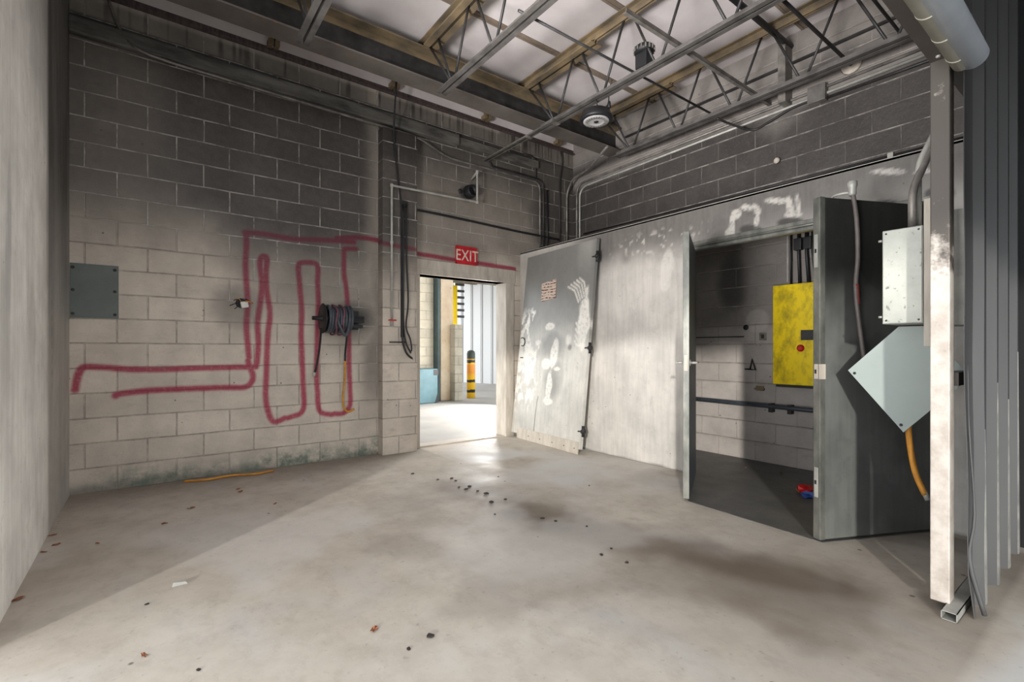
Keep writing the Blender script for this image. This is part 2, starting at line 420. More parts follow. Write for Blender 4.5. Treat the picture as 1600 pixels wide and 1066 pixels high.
def a_soot(a, b, P):
    x, z = P[..., 0], P[..., 2]
    n = fbm(x*1.3, z*1.3, 5)-.5
    k = sstep(.6, 1.05, x+.25*n)
    t = (z+.30*n-(1.70-.38*k))/(2.70-.15*k-(1.70-.38*k))
    s = .95*sstep(0, 1, t)**(1-.25*k)
    s = np.where(x > 2.7, .62*sstep(1.9, 2.5, z+.3*n)+.3*sstep(2.9, 3.7, z+.2*n), s)
    s = np.maximum(s, .9*sstep(3.9, 4.9, x+.25*(z-2.6)+.5*n)*sstep(2.2, 2.7, z))      # black corner
    s = np.where(x < 2.25, s*(1-.14*sstep(.5, .0, x+.2*n))*(1-.35*sstep(.22, .02, 2.25-x+.12*n)), s)
    s = s+.14*sstep(.73, .77, x)*sstep(1.2, 1.3, z)*sstep(2.1, 1.7, z)                # something once hung here
    s = np.maximum(s, .97*sstep(.52, .05, np.hypot((x-2.0)/1.1, (z-1.5)/.8)+.2*n))    # scorch round the hose reel
    s = np.maximum(s, .75*sstep(.30, .05, (2.25-x)+.25*n)*sstep(.3, .9, z)*(x < 2.26)*.8)
    s = np.maximum(s, .9*sstep(.30, .06, np.hypot(x-.93, z-1.60)+.25*n)*.6)
    s = np.maximum(s, .97*sstep(.06, .0, np.abs(z-3.84)-.02+.05*n))                    # black line over the ledge
    s = np.maximum(s, .95*sstep(.28, .05, np.hypot(x-3.36, z-3.12)+.2*n))
    s = np.maximum(s, .55*sstep(.10, .0, z+.1*n))
    drip = sstep(.62, .75, vnoise(x*38, z*.6))*sstep(3.75, 4.0, z)
    s = np.where(z > 3.86, s*.82+.2*drip-.30*sstep(3.99, 4.04, z)*(x < 3.9), s)
    return s
def a_red(a, b, P):
    x, z = P[..., 0], P[..., 2]
    r = np.zeros_like(x)
    w = .004*(fbm(x*30, z*30, 2)-.5)
    for p in RED:
        x0, x1 = min(q[0] for q in p)-.1, max(q[0] for q in p)+.1
        k = (x > x0) & (x < x1)
        d = seg_dist(x[k], z[k], smooth_pts(p, 3))+w[k]
        r[k] = np.maximum(r[k], sstep(.039, .014, d)*.94)
    return r
def a_moss(a, b, P):
    x, z = P[..., 0], P[..., 2]
    n = fbm(x*2.2, z*2.2+3, 4)
    return .95*sstep(.26, .02, z+.2*(n-.5))*(x < 2.3)*sstep(-.2, .25, x+.3*n)
DX0, DX1, DZ = 2.74, 4.0, 2.05
def wallA_body(m):
    m.box((XL-.2, .008, -.1), (DX0, .2, ZT)); m.box((DX1, .008, -.1), (XB+.2, .2, ZT)); m.box((DX0, .008, DZ), (DX1, .2, ZT))
wa = struct(grid('wall_back', (XL, 0, 0), (1, 0, 0), (0, 0, 1), XB-XL, ZT, .0125, M['wallA'],
            {'soot': a_soot, 'red': a_red, 'moss': a_moss},
            hole=lambda a, b: (a+XL > DX0) & (a+XL < DX1) & (b < DZ), extra=wallA_body))

# pilaster beside the door
PX0, PX1, PY, PZ = 2.245, 2.655, -.125, 3.60
def p_soot(a, b, P):
    z = P[..., 2]; n = fbm(a*3+z, z*1.3, 4)-.5
    return .92*sstep(1.5, 2.5, z+.4*n)+.3*sstep(3.2, 3.55, z)
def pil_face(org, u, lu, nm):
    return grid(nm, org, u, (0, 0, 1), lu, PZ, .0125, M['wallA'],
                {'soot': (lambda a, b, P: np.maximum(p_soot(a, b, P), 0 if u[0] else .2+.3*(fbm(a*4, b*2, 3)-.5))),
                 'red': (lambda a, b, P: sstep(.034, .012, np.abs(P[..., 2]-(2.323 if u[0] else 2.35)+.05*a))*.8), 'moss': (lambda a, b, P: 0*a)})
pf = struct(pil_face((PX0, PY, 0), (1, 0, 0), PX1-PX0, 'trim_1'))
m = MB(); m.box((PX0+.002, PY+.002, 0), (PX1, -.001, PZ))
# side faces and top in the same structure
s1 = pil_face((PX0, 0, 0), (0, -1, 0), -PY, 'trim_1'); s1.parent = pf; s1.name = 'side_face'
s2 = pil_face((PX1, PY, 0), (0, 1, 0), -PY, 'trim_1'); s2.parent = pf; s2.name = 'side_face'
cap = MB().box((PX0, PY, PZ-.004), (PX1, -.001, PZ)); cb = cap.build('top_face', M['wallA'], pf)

# ledge that runs along the block wall above head height
m = MB(); m.box((XL, -.075, 3.67), (3.25, -.001, 3.80), .012); m.box((3.25, -.04, 3.69), (4.55, -.001, 3.79), .008)
struct(m.build('trim_2', simple('ledge_plaster', (112, 108, 102), (58, 56, 54), 5, .7, stretch=(.5, 2, 2)), origin=(0, 0, 0)))

# right wall (block)
def b_soot(a, b, P):
    y, z = P[..., 1], P[..., 2]; n = fbm(y*1.2+9, z*1.2, 5)-.5
    s = .96*sstep(2.0, 2.9, z+.2*n)
    s = s-.5*sstep(.14, .0, np.abs(z-3.62)+.1*n)-.45*sstep(3.7, 3.95, z+.2*n)
    s = s-.3*sstep(.35, .0, np.abs(y+2.9)+np.abs(z-3.42)+.3*n)
    s = np.maximum(s, .25*sstep(.9, 1.6, z+.3*n)*(z < 2.4)+.28*sstep(1.35, 1.45, z+.1*n)*(z < 2.4))
    s = np.maximum(s, .85*sstep(.42, .0, np.hypot((y+2.45)/.8, (z-1.9)/1.3)-.05+.3*n))
    s = s-.25*sstep(.13, .11, np.hypot(y+2.72, z-1.46))
    return s
def b_moss(a, b, P): return 0*a
wb = struct(grid('wall_right', (XB, .0, 0), (0, -1, 0), (0, 0, 1), 4.7, 4.25, .015, M['wallB'], {'soot': b_soot, 'moss': b_moss},
            extra=lambda m: m.box((XB+.006, .2, -.1), (XB+.2, -4.7, 4.3))))

# left wall (smooth)
def c_soot(a, b, P):
    y, z = P[..., 1], P[..., 2]; n = fbm(y*1.1+2, z*.9+7, 5)-.5
    edge = sstep(-1.07, -.97, y+.03*n)
    s = edge*(.30+.5*sstep(.9, 2.7, z+.4*n))+.12*edge
    s = s+(1-edge)*(.42*sstep(2.1, 3.3, z+.5*n))+.12*sstep(.52, .7, fbm(y*3, z*.5, 4))
    return s
def c_dark(a, b, P):
    y, z = P[..., 1], P[..., 2]
    d = .5*sstep(.012, .004, np.abs(y+.86))*(np.sin(z*70) > -.2)*(z > .9)*(z < 1.55)
    return d+.5*sstep(.62, .75, fbm(y*6+3, z*.8, 4))*sstep(.4, 1.6, z)*(y < -1.02)*.6
wc = struct(grid('wall_left', (XL, -2.5, 0), (0, 1, 0), (0, 0, 1), 2.5, 4.3, .02, M['wallC'], {'soot': c_soot, 'wipe': (lambda a, b, P: 0*a), 'dark': c_dark},
            extra=lambda m: m.box((XL-.2, -2.5, -.1), (XL-.006, .2, 4.3))))

# ceiling boards and seams
m = MB(); m.box((XL-.2, -4.75, ZC), (XB+.2, .2, ZC+.08)); ce = struct(m.build('ceiling', M['ceil'], origin=(0, 0, 0)))
for k, y in enumerate((-.55, -1.44, -2.29, -3.18, -4.0)):
    m = MB(); m.box((XL, y-.035, ZC-.012), (XB, y-.010, ZC+.001)); m.box((XL, y+.010, ZC-.012), (XB, y+.035, ZC+.001)); m.box((XL, y-.012, ZC-.006), (XB, y+.012, ZC+.001))
    tag(m.build('seam_strip', M['batten'], ce), None)

# wall over the opening and the frame round the roll-up door
m = MB(); m.box((XL-.2, -4.66, 2.60), (XB+.2, -4.60, 4.30)); struct(m.build('wall_front', M['siding'], origin=(0, 0, 0)))
m = MB(); m.box((3.03, -4.645, .035), (3.11, -4.578, 2.47), .004); struct(m.build('trim_3', M['post'], origin=(0, 0, 0)))
m = MB(); m.box((XL, -4.65, 2.46), (3.11, -4.578, 2.60), .004)
tr = struct(m.build('trim_4', M['header'], origin=(0, 0, 0)))
for x in (2.985, 3.045):
    m = MB(); m.lathe((x, -4.615+.0, 2.452), (0, 0, 1), [(0, .006), (.004, .009), (.012, .009)], 10); m.build('bolt', M['galv'], tr)

# closet of sheet metal in front of the right wall
def k_soot(a, b, P):
    y, z = P[..., 1], P[..., 2]; n = fbm(y*1.4+20, z*1.4, 5)-.5
    lo = 2.02-.22*sstep(-1.6, -3.2, y)
    s = .62*sstep(lo, 2.34, z+.35*n)*sstep(-.5, -1.6, y)+.22*sstep(1.7, 2.4, z+.3*n)
    s = s+.3*sstep(.15, .0, np.hypot(y+1.82, z-2.12)+.2*n)
    return s+.10
def blob(y, z, cy, cz, ry, rz, ang=0):
    c, s = math.cos(ang), math.sin(ang); u = (y-cy)*c+(z-cz)*s; v = -(y-cy)*s+(z-cz)*c
    return np.hypot(u/ry, v/rz)
def k_wipe(a, b, P):
    y, z = P[..., 1], P[..., 2]; n = fbm(y*9, z*9, 4)-.5
    w = np.zeros_like(y)
    for c in ((-3.03, 2.33, .05, .05, .3), (-2.99, 2.27, .025, .11, .1), (-3.12, 2.36, .07, .03, .4), (-3.2, 2.33, .03, .06, -.6), (-3.2, 2.23, .018, .07, .1), (-2.97, 2.18, .04, .045, 0),
              (-3.37, 2.36, .12, .028, .25), (-3.46, 2.31, .03, .09, -.2), (-3.52, 2.29, .02, .10, -.1), (-3.5, 2.22, .07, .03, .2), (-4.1, 2.38, .12, .02, .3), (-4.28, 2.33, .07, .02, .2)):
        w = np.maximum(w, .55*sstep(1.15, .75, blob(y, z, *c)+.9*n))
    w = np.maximum(w, .35*sstep(1.1, .8, blob(y, z, -2.33, 1.95, .07, .22, .12)+.6*n))
    sp = sstep(.74, .8, vnoise(y*34, z*34))*sstep(.6, .1, np.hypot((y+2.2)/1.4, (z-2.24)/.3))
    return np.maximum(w, .4*sp)
def k_dark(a, b, P):
    y, z = P[..., 1], P[..., 2]; n = fbm(y*5, z*5+50, 4)-.5
    d = np.zeros_like(y)
    for c in ((-3.16, 2.16, .11, .05, .35), (-3.47, 2.155, .12, .055, .3), (-3.78, 2.15, .12, .05, .3), (-4.08, 2.15, .10, .05, .3), (-4.36, 2.16, .08, .05, .3)):
        d = np.maximum(d, .85*sstep(1.1, .75, blob(y, z, *c)+.4*n))
    d = np.maximum(d, .7*sstep(.022, .004, z-.0+.02*n))
    return d
HY0, HY1, HZ = -2.60, -4.36, 2.085
def k_body(m):
    m.box((XF+.005, 0, .0), (XF+.06, HY0, 2.46)); m.box((XF+.005, HY0, HZ), (XF+.06, HY1, 2.46)); m.box((XF+.005, HY1, 0), (XF+.06, -4.60, 2.46))
    m.box((XF, 0, 2.455), (XB, -4.60, 2.475)); m.box((XF, -4.60, 0), (XB, -4.57, 2.46))
ck = struct(grid('wall_closet', (XF, 0, 0), (0, -1, 0), (0, 0, 1), 4.60, 2.47, .015, M['closet'], {'soot': k_soot, 'wipe': k_wipe, 'dark': k_dark},
            hole=lambda a, b: (-a < HY0) & (-a > HY1) & (b < HZ), extra=k_body))
m = MB(); m.box((XF-.02, HY0, HZ-.005), (XF+.07, HY1, HZ+.075), .006); m.tube([(XF-.028, HY0-.02, HZ+.03), (XF-.028, HY1, HZ+.03)], .012, 8)
struct(m.build('trim_5', M['leafedge'], origin=(0, 0, 0)))
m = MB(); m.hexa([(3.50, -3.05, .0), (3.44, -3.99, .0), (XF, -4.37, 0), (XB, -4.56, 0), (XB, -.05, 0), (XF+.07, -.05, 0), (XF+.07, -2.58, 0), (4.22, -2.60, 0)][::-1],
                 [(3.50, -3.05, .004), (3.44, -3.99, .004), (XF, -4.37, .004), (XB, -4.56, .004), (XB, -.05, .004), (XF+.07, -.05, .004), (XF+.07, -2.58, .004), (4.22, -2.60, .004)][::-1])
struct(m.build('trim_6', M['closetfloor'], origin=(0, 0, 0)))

# closet double doors
def leafdoor(name, hinge, free, z0, z1, th, inner_side, mat, label):
    h = Vector(hinge); f = Vector(free); d = (f-h).normalized(); nrm = Vector((-d.y, d.x, 0))*inner_side
    o = thing(name, (h.x, h.y, 0), label, None); o['kind'] = 'structure'
    return o, d, nrm
d1, dd, dn = leafdoor('door_1', (4.235, -2.60, 0), (3.475, -3.02, 0), .02, 2.07, .05, 1, None, 'narrow closet door leaf seen edge-on, swung open beside the pale wall')
H = Vector((4.235, -2.60, 0)); Fp = H+dd*.868
q = [H, Fp]; nn = dn*.046
def panel(o, h, f, n, z0, z1, mat, nm):
    m = MB(); m.hexa([(*h.xy, z0), (*f.xy, z0), (*(f+n).xy, z0), (*(h+n).xy, z0)], [(*h.xy, z1), (*f.xy, z1), (*(f+n).xy, z1), (*(h+n).xy, z1)], .003)
    return m.build(nm, mat, o)
panel(d1, H, Fp, nn, .022, 2.065, M['leafin'], 'leaf')
panel(d1, Fp-dd*.004, Fp+dd*.006, nn, .022, 2.065, M['leafedge'], 'edge_strip')
hc = Fp-dd*.065
for sgn, off in ((1, nn), (-1, Vector((0, 0, 0)))):
    p = hc+off+Vector((0, 0, 1.06)); s = dn*sgn
    m = MB(); m.tube([p, p+s*.05], .010, 8); m.tube([p+s*.045, p+s*.05-dd*.09], .009, 8); m.lathe(p, s, [(0, .026), (.006, .024)], 14)
    m.build('handle', M['galv'], d1)
m = MB(); m.obox(Fp+dd*.007+nn*.5+Vector((0, 0, 1.06)), (dd, dn, (0, 0, 1)), (.003, .013, .06)); m.build('latch_plate', M['cream'], d1)

H2 = Vector((4.24, -4.335, 0)); F2 = Vector((3.447, -3.966, 0))
dd2 = (F2-H2).normalized(); dn2 = Vector((dd2.y, -dd2.x, 0))
if dn2.y > 0: dn2 = -dn2                       # towards the camera
d2 = thing('door_2', (H2.x, H2.y, 0), 'wide dark grey closet door leaf standing open beside the steel post', None); d2['kind'] = 'structure'
L2 = (F2-H2).length
def l_soot(a, b, P):
    z = b; n = fbm(a*3+z, z*1.8, 5)-.5
    s = .98*sstep(1.15, 1.75, z+.7*n)
    s = s+.35*sstep(.42, .5, fbm(a*2.2, z*2.2+8, 4))*.6
    return np.maximum(s, .97*sstep(.09, .05, np.hypot(a-.70, (z-1.72)*.7)))
def mk_leaf_face():
    g = grid('leaf', (0, 0, 0), tuple(dd2), (0, 0, 1), L2, 2.06, .012, M['leaf'], {'soot': l_soot, 'wipe': (lambda a, b, P: 0*a), 'dark': (lambda a, b, P: 0*a)})
    return g
g = mk_leaf_face(); g.parent = d2; g.location = (dn2.x*.024, dn2.y*.024, .02)
m = MB(); h, f = H2-dn2*.022, F2-dn2*.022; n2 = dn2*.045
m.hexa([(*h.xy, .02), (*f.xy, .02), (*(f+n2).xy, .02), (*(h+n2).xy, .02)], [(*h.xy, 2.08), (*f.xy, 2.08), (*(f+n2).xy, 2.08), (*(h+n2).xy, 2.08)])
m.build('core', M['leafin'], d2)
m = MB(); f0 = F2-dd2*.03
m.hexa([(*(f0+dn2*.024).xy, .015), (*(F2+dd2*.014+dn2*.026).xy, .015), (*(F2+dd2*.014-dn2*.026).xy, .015), (*(f0-dn2*.024).xy, .015)],
       [(*(f0+dn2*.024).xy, 2.085), (*(F2+dd2*.014+dn2*.026).xy, 2.085), (*(F2+dd2*.014-dn2*.026).xy, 2.085), (*(f0-dn2*.024).xy, 2.085)], .006)
m.build('edge_strip', M['leafedge'], d2)
for z, hh, ma in ((1.03, .045, 'cream'), (.36, .09, 'galv'), (1.76, .10, 'galv')):
    m = MB(); c = F2+dd2*.016+Vector((0, 0, z)); m.obox(c, (dd2, dn2, (0, 0, 1)), (.003, .012, hh), .001)
    if ma == 'cream': m.obox(c+dn2*.024-dd2*.02, (dd2, dn2, (0, 0, 1)), (.022, .003, hh))
    lp = m.build('latch_plate', M[ma], d2)
    m = MB(); m.obox(c+dd2*.004, (dd2, dn2, (0, 0, 1)), (.002, .005, .012)); m.build('slot', M['black'], lp)

# door frame in the block wall
m = MB()
m.box((2.70, -.018, 2.05), (4.15, .21, 2.12), .004); m.box((2.70, -.012, 2.12), (4.15, .0, 2.225), .003)
m.box((2.70, -.018, 0), (2.745, .21, 2.05), .004); m.box((3.995, -.018, 0), (4.13, .21, 2.05), .004)
m.box((2.76, -.022, 2.05), (4.0, -.010, 2.09), .002)
o = struct(m.build('door_3', M['cream'], origin=(2.7, 0, 0)))
m = MB(); m.box((2.745, .04, .98), (2.752, .16, 1.12), .002); m.build('strike_plate', M['greypipe'], o)
m = MB(); m.box((2.745, .02, .0), (3.995, .20, .012)); struct(m.build('trim_7', M['floor'], origin=(0, 0, 0)))

# roof steel
b = thing('steel_beam', (2.4, -.81, 3.806), 'deep rusty steel roof beam parallel to the graffiti wall', 'beam')
m = MB(); m.box((XL, -.925, 3.806), (XB+.02, -.695, 3.822)); m.build('bottom_flange', M['beam'], b)
m = MB(); m.box((XL, -.818, 3.82), (XB+.02, -.804, 4.105)); m.build('web', M['steel'], b); m = MB(); m.box((XL, -.824, 4.045), (XB, -.799, 4.104)); m.build('rust_streak', M['rust'], b)
m = MB(); m.box((XL, -.925, 4.105), (XB+.02, -.695, 4.12)); m.build('top_flange', M['rust'], b)

def joist(x, label):
    o = thing('bar_joist', (x, -2.7, 3.57), label, 'roof joist', 'open web joists under the roof boards')
    m = MB()
    for s in (-1, 1):
        m.box((x+s*.012, -4.6, 4.215), (x+s*.062, -.02, 4.225)); m.box((x+s*.012, -4.6, 4.15), (x+s*.020, -.02, 4.225))
    m.build('top_chord', M['rust'], o)
    m = MB()
    for s in (-1, 1):
        m.box((x+s*.012, -1.95, 4.118), (x+s*.075, -.93, 4.130)); m.box((x+s*.012, -1.95, 4.12), (x+s*.020, -.93, 4.16))
    m.build('reinforcing_plate', M['rust'], o)
    for s in (-1, 1):
        for y0, y1, zz in ((-.91, -.70, 4.122), (-.10, -.005, 4.10)):
            m = MB(); m.box((x+s*.010, y0, zz), (x+s*.05, y1, 4.15)); m.build('bearing_seat', M['rust'], o)
    m = MB()
    for s in (-1, 1):
        m.box((x+s*.010, -4.6, 3.575), (x+s*.052, -1.14, 3.584)); m.box((x+s*.010, -4.6, 3.58), (x+s*.018, -1.14, 3.63))
    m.build('bottom_chord', M['chord'], o)
    nodes = [-1.37, -2.02, -2.66, -3.30, -3.95, -4.55]
    tops = [-1.07]+[(p+q)/2 for p, q in zip(nodes[:-1], nodes[1:])]
    rods = [((-.92, 4.13), (-1.33, 3.61))]
    for i, n_ in enumerate(nodes):
        rods.append(((tops[i]-(.05 if i else 0), 4.16), (n_+.03, 3.61)))
        if i+1 < len(tops): rods.append(((tops[i+1]+.05, 4.16), (n_-.03, 3.61)))
    for (y0, z0), (y1, z1) in rods:
        m = MB(); m.tube([(x, y0, z0), (x, y1, z1)], .0115, 8); m.build('web_rod', M['steel'], o)
    return o
joist(1.17, 'leftmost open web roof joist at the top edge, cut chord end showing')
joist(2.41, 'open web roof joist second from the left with a pale lower chord')
j2 = joist(3.66, 'open web roof joist that carries the round ceiling lamp')
joist(4.90, 'open web roof joist nearest the right block wall')
m = MB()
for s in (-1, 1):
    m.box((3.66+s*.012, -1.36, 3.585), (3.66+s*.038, -.01, 3.592)); m.box((3.66+s*.012, -1.36, 3.585), (3.66+s*.017, -.01, 3.612))
m.box((3.60, -1.38, 3.57), (3.72, -1.33, 3.60), .004); m.box((3.62, -.93, 3.57), (3.70, -.90, 3.60), .004)
tag(m.build('chord_extension', M['greypipe']), 'twin steel angles linking the lamp joist to the graffiti wall', 'brace')

for (y0, z, w, x0, x1, kind, mat, lab) in (
        (-2.40, 3.640, .020, 2.36, 4.97, 'rod', 'steel', 'thin dark round bridging bar crossing the joists near the lamp'),
        (-2.85, 3.640, .032, 3.0, 5.24, 'flat', 'greypipe', 'flat grey bridging bar ending against the right block wall'),
        (-3.05, 4.135, .045, 3.3, 5.24, 'rod', 'black', 'thick black pipe high under the roof boards, crossing two joists'),
        (-3.56, 3.72, .026, 3.0, 5.26, 'rod', 'steel', 'grey pipe that runs into a broken hole in the right block wall'),
        (-3.98, 3.68, .020, 3.0, 4.95, 'rod', 'steel', 'thin bridging bar nearest the roll-up door')):
    m = MB()
    if kind == 'rod': m.tube([(x0, y0, z), (x1, y0, z)], w*.6 if w > .03 else w*.55, 10)
    else: m.box((x0, y0-w/2, z-.003), (x1, y0+w/2, z+.003)); m.box((x0, y0-w/2, z), (x0+(x1-x0), y0-w/2+.005, z+w))
    tag(m.build('bridging_bar' if 'pipe' not in lab else 'overhead_pipe', M[mat]), lab, 'bridging bar' if 'pipe' not in lab else 'pipe')
m = MB(); m.lathe((5.245, -3.56, 3.72), (-1, 0, 0), [(0, .085), (.01, .075), (.014, .03)], 12)
tag(m.build('plaster_patch', M['cream']), 'broken white patch where a grey pipe enters the right wall', 'plaster patch')
m = MB(); m.box((XL, -.045, 4.045), (XB, -.0, 4.06)); m.box((XL, -.008, 4.06), (XB, .0, 4.115))
m2 = MB(); m2.box((XL, -.006, 4.115), (XB, .02, 4.255)); struct(m2.build('trim_13', M['ceil'], origin=(0, 0, 0)))
struct(m.build('trim_8', simple('purple_brown_ledger', (92, 78, 78), (60, 52, 52), 6, .6, stretch=(8, 1, 1)), origin=(0, 0, 0)))
m = MB(); m.box((XB-.03, -1.0, 3.955), (XB, -4.55, 3.975)); struct(m.build('trim_9', M['darkpipe'], origin=(0, 0, 0)))
m = MB(); m.box((5.10, -3.06, 3.56), (5.25, -2.99, 4.12), .004)
tag(m.build('steel_stub_column', M['greypipe']), 'short dark steel upright on the right wall by the junction box', 'steel upright')

# high bay lamp and the driver box over it
lp = thing('high_bay_lamp', (3.66, -1.95, 3.37), 'round black high bay lamp hanging from a joist', 'lamp')
c = (3.66, -1.95, 3.37)
m = MB(); m.lathe(c, (0, 0, 1), [(.0, .150), (.006, .158), (.03, .158), (.04, .148), (.085, .135), (.10, .11), (.115, .06), (.13, .05)], 40); m.build('housing', M['black'], lp)
m = MB(); m.lathe((c[0], c[1], c[2]-.004), (0, 0, 1), [(0, .060), (-.004, .066), (-.004, .118), (0, .124), (.006, .124)], 40); m.build('reflector_ring', M['lens'], lp)
m = MB(); m.lathe((c[0], c[1], c[2]-.012), (0, 0, 1), [(0, .018), (.006, .022), (.014, .022)], 20); m.build('sensor', M['black'], lp)
for k in range(24):
    a = k*math.tau/24; m = MB(); u = Vector((math.cos(a), math.sin(a), 0))
    m.obox(Vector(c)+u*.092+Vector((0, 0, -.010)), (u, (-u.y, u.x, 0), (0, 0, 1)), (.014, .004, .003)); m.build('light_emitting_chip', M['greypipe'], lp)
m = MB(); m.tube([(c[0], c[1], c[2]+.12), (c[0], c[1], 3.50), (c[0]+.015, c[1], 3.53), (c[0], c[1], 3.56), (c[0], c[1], 3.60)], .006, 8); m.build('hook', M['steel'], lp)
m = MB(); m.tube([(c[0], c[1]-.03, c[2]+.11), (c[0]+.05, c[1]-.10, 3.50), (c[0]+.04, c[1]-.13, 3.62), (c[0]+.02, c[1]-.18, 3.70)], .006, 6, 4); m.build('cable', M['black'], lp)
m = MB(); m.lathe((c[0]+.05, c[1]-.12, 3.46), (0, 0, 1), [(0, .004), (.01, .017), (.06, .014), (.075, .005)], 12); m.build('cable_gland', M['black'], lp)
dv = thing('driver_box', (3.68, -2.50, 3.63), 'small black finned driver box standing on the lamp joist', 'driver box')
m = MB(); m.box((3.63, -2.56, 3.63), (3.73, -2.44, 3.76), .008); m.build('base', M['black'], dv)
m = MB(); m.lathe((3.68, -2.50, 3.76), (0, 0, 1), [(0, .05), (.01, .085), (.05, .088), (.065, .07), (.07, .03)], 24); m.build('cap', M['black'], dv)
for k in range(16):
    a = k*math.tau/16; u = Vector((math.cos(a), math.sin(a), 0)); m = MB(); m.obox(Vector((3.68, -2.50, 3.79))+u*.09, (u, (-u.y, u.x, 0), (0, 0, 1)), (.004, .006, .018)); m.build('fin', M['greypipe'], dv)

# ------------------------------------------------------------------ conduits and cables
def pipe(name, pts, r, mat, label, cat='conduit', smooth=0, group=None):
    m = MB(); m.tube(pts, r, 10, smooth); return tag(m.build(name, M[mat]), label, cat, group)
def bend(pts, rad=.07, n=5):
    """round the corners of a run"""
    out = [pts[0]]
    for a, b, c in zip(pts[:-2], pts[1:-1], pts[2:]):
        A, B, C_ = Vector(a), Vector(b), Vector(c)
        r = min(rad, (A-B).length*.45, (C_-B).length*.45)
        p, q = B+(A-B).normalized()*r, B+(C_-B).normalized()*r
        for k in range(n+1):
            t = k/n; out.append(tuple(p*(1-t)**2+B*2*t*(1-t)+q*t*t))
    return out+[pts[-1]]
yw = -.022
pipe('conduit', bend([(-.06, yw, 4.04), (-.01, yw, 3.86), (.10, -.095, 3.66), (.35, -.095, 3.635), (2.35, -.095, 3.615), (2.68, -.095, 3.61), (3.12, yw, 3.50), (4.585, yw, 3.50), (4.585, yw, 2.48)], .12),
     .012, 'greypipe', 'long grey conduit following the ledge and dropping behind the closet')
pipe('conduit', bend([(3.72, yw, 3.61), (3.76, yw, 3.545), (4.65, yw, 3.545), (4.65, yw, 2.48)], .12), .012, 'darkpipe', 'second dark conduit bending down beside the long grey one')
pipe('conduit', bend([(4.30, yw, 3.83), (4.50, yw, 3.84), (4.50, yw, 3.53)], .08), .011, 'darkpipe', 'short dark conduit hooking down above the parallel pair near the corner')
pipe('conduit', bend([(4.98, yw, 4.03), (5.02, yw, 3.90), (4.96, yw, 3.62), (4.96, yw, 2.48)], .1), .011, 'darkpipe', 'dark conduit wandering down the graffiti wall nearest the corner')
pipe('conduit', bend([(4.72, yw, 3.42), (4.72, yw, 2.48)], .1), .013, 'black', 'straight black conduit between the bent pair and the corner')
xb = XB-.022
pipe('conduit', bend([(4.6, -1.25, 3.60), (5.0, -.55, 3.62), (5.08, -.16, 3.62), (5.10, yw, 3.45), (5.10, yw, 2.48)], .15), .015, 'greypipe', 'grey conduit sweeping from the beam end into the dark corner')
pipe('conduit', bend([(xb, -.10, 2.48), (xb, -.10, 3.58), (xb, -4.58, 3.615)], .16), .014, 'greypipe', 'topmost of three conduits along the right block wall')
pipe('conduit', bend([(xb, -.16, 2.48), (xb, -.16, 3.52), (xb, -4.58, 3.555)], .16), .014, 'galv', 'middle conduit of three along the right block wall')
pipe('conduit', [(xb, -3.36, 3.50), (xb, -4.58, 3.49)], .013, 'darkpipe', 'lowest conduit, leaving the wall box towards the roll-up door')
pipe('cable', [(4.9, -2.47, 3.56), (5.05, -2.56, 3.50), (xb, -2.68, 3.45), (xb, -2.85, 3.47), (xb, -3.05, 3.52), (xb, -3.23, 3.53)], .012, 'darkpipe', 'drooping dark cable from the joist to the wall box', 'cable', 5)
pipe('conduit', [(xb+.008, -.23, 2.835), (xb+.008, -4.56, 2.80)], .012, 'darkpipe', 'thin dark line of conduit just above the closet roof')
pipe('cable', [(2.66, -.03, 2.79), (2.9, yw, 2.79), (3.4, yw, 2.78), (4.1, yw, 2.76), (4.5, yw, 2.755), (4.95, yw, 2.75)], .014, 'black', 'black cable stretched along the wall above the exit sign', 'cable', 3)
jb = thing('junction_box', (xb, -3.30, 3.47), 'square grey junction box high on the right block wall', 'junction box')
m = MB(); m.box((XB-.08, -3.375, 3.475), (XB, -3.225, 3.63), .004); m.build('body', M['greypipe'], jb)
m = MB(); m.box((XB-.086, -3.37, 3.48), (XB-.08, -3.23, 3.625), .002); m.build('cover', M['chord'], jb)
m = MB(); m.lathe((XB-.03, -2.93, 3.05), (-1, 0, 0), [(0, .028), (.012, .03), (.02, .02)], 14); tag(m.build('pipe_stub', M['cream']), 'small white capped stub in the black upper right wall', 'pipe stub')
for y, z in ((-3.85, 2.86), ):
    m = MB(); m.box((XB-.03, y-.02, z-.07), (XB, y+.02, z-.03)); tag(m.build('conduit_clip', M['galv']), 'pale clip on the conduit above the closet', 'clip')

# pipework on the pilaster
gp = thing('air_pipe', (2.335, -.155, 1.44), 'pale bent steel pipe with a red tap on the pilaster', 'pipe')
yp = -.16
m = MB(); m.tube(bend([(2.335, yp, 1.46), (2.335, yp, 2.965), (3.45, yp, 2.985), (3.45, yp, 3.36), (3.45, -.02, 3.30)], .012, 3), .013, 10); m.build('tube', M['galv'], gp)
for p in ((2.335, yp, 2.965), (3.45, yp, 2.985), (3.45, yp, 3.36), (2.335, yp, 2.34)):
    m = MB(); m.lathe((p[0], p[1], p[2]-.018), (0, 0, 1), [(0, .016), (.005, .018), (.031, .018), (.036, .016)], 12); m.build('elbow', M['galv'], gp)
m = MB(); m.lathe((2.335, yp, 1.42), (0, 0, 1), [(0, .008), (.0, .016), (.05, .018), (.06, .013)], 12); m.build('valve_body', M['galv'], gp)
m = MB(); m.box((2.29, yp-.03, 1.475), (2.38, yp-.018, 1.49), .003); m.build('tap_handle', M['red'], gp)
m = MB(); m.tube([(2.335, yp, 2.50), (2.27, -.12, 2.50)], .006, 6); m.build('wall_bracket', M['greypipe'], gp)
cb = thing('cable_drop', (2.47, -.15, 1.1), 'bundle of black cables hanging down the pilaster with loose ends', 'cable')
yc = -.14
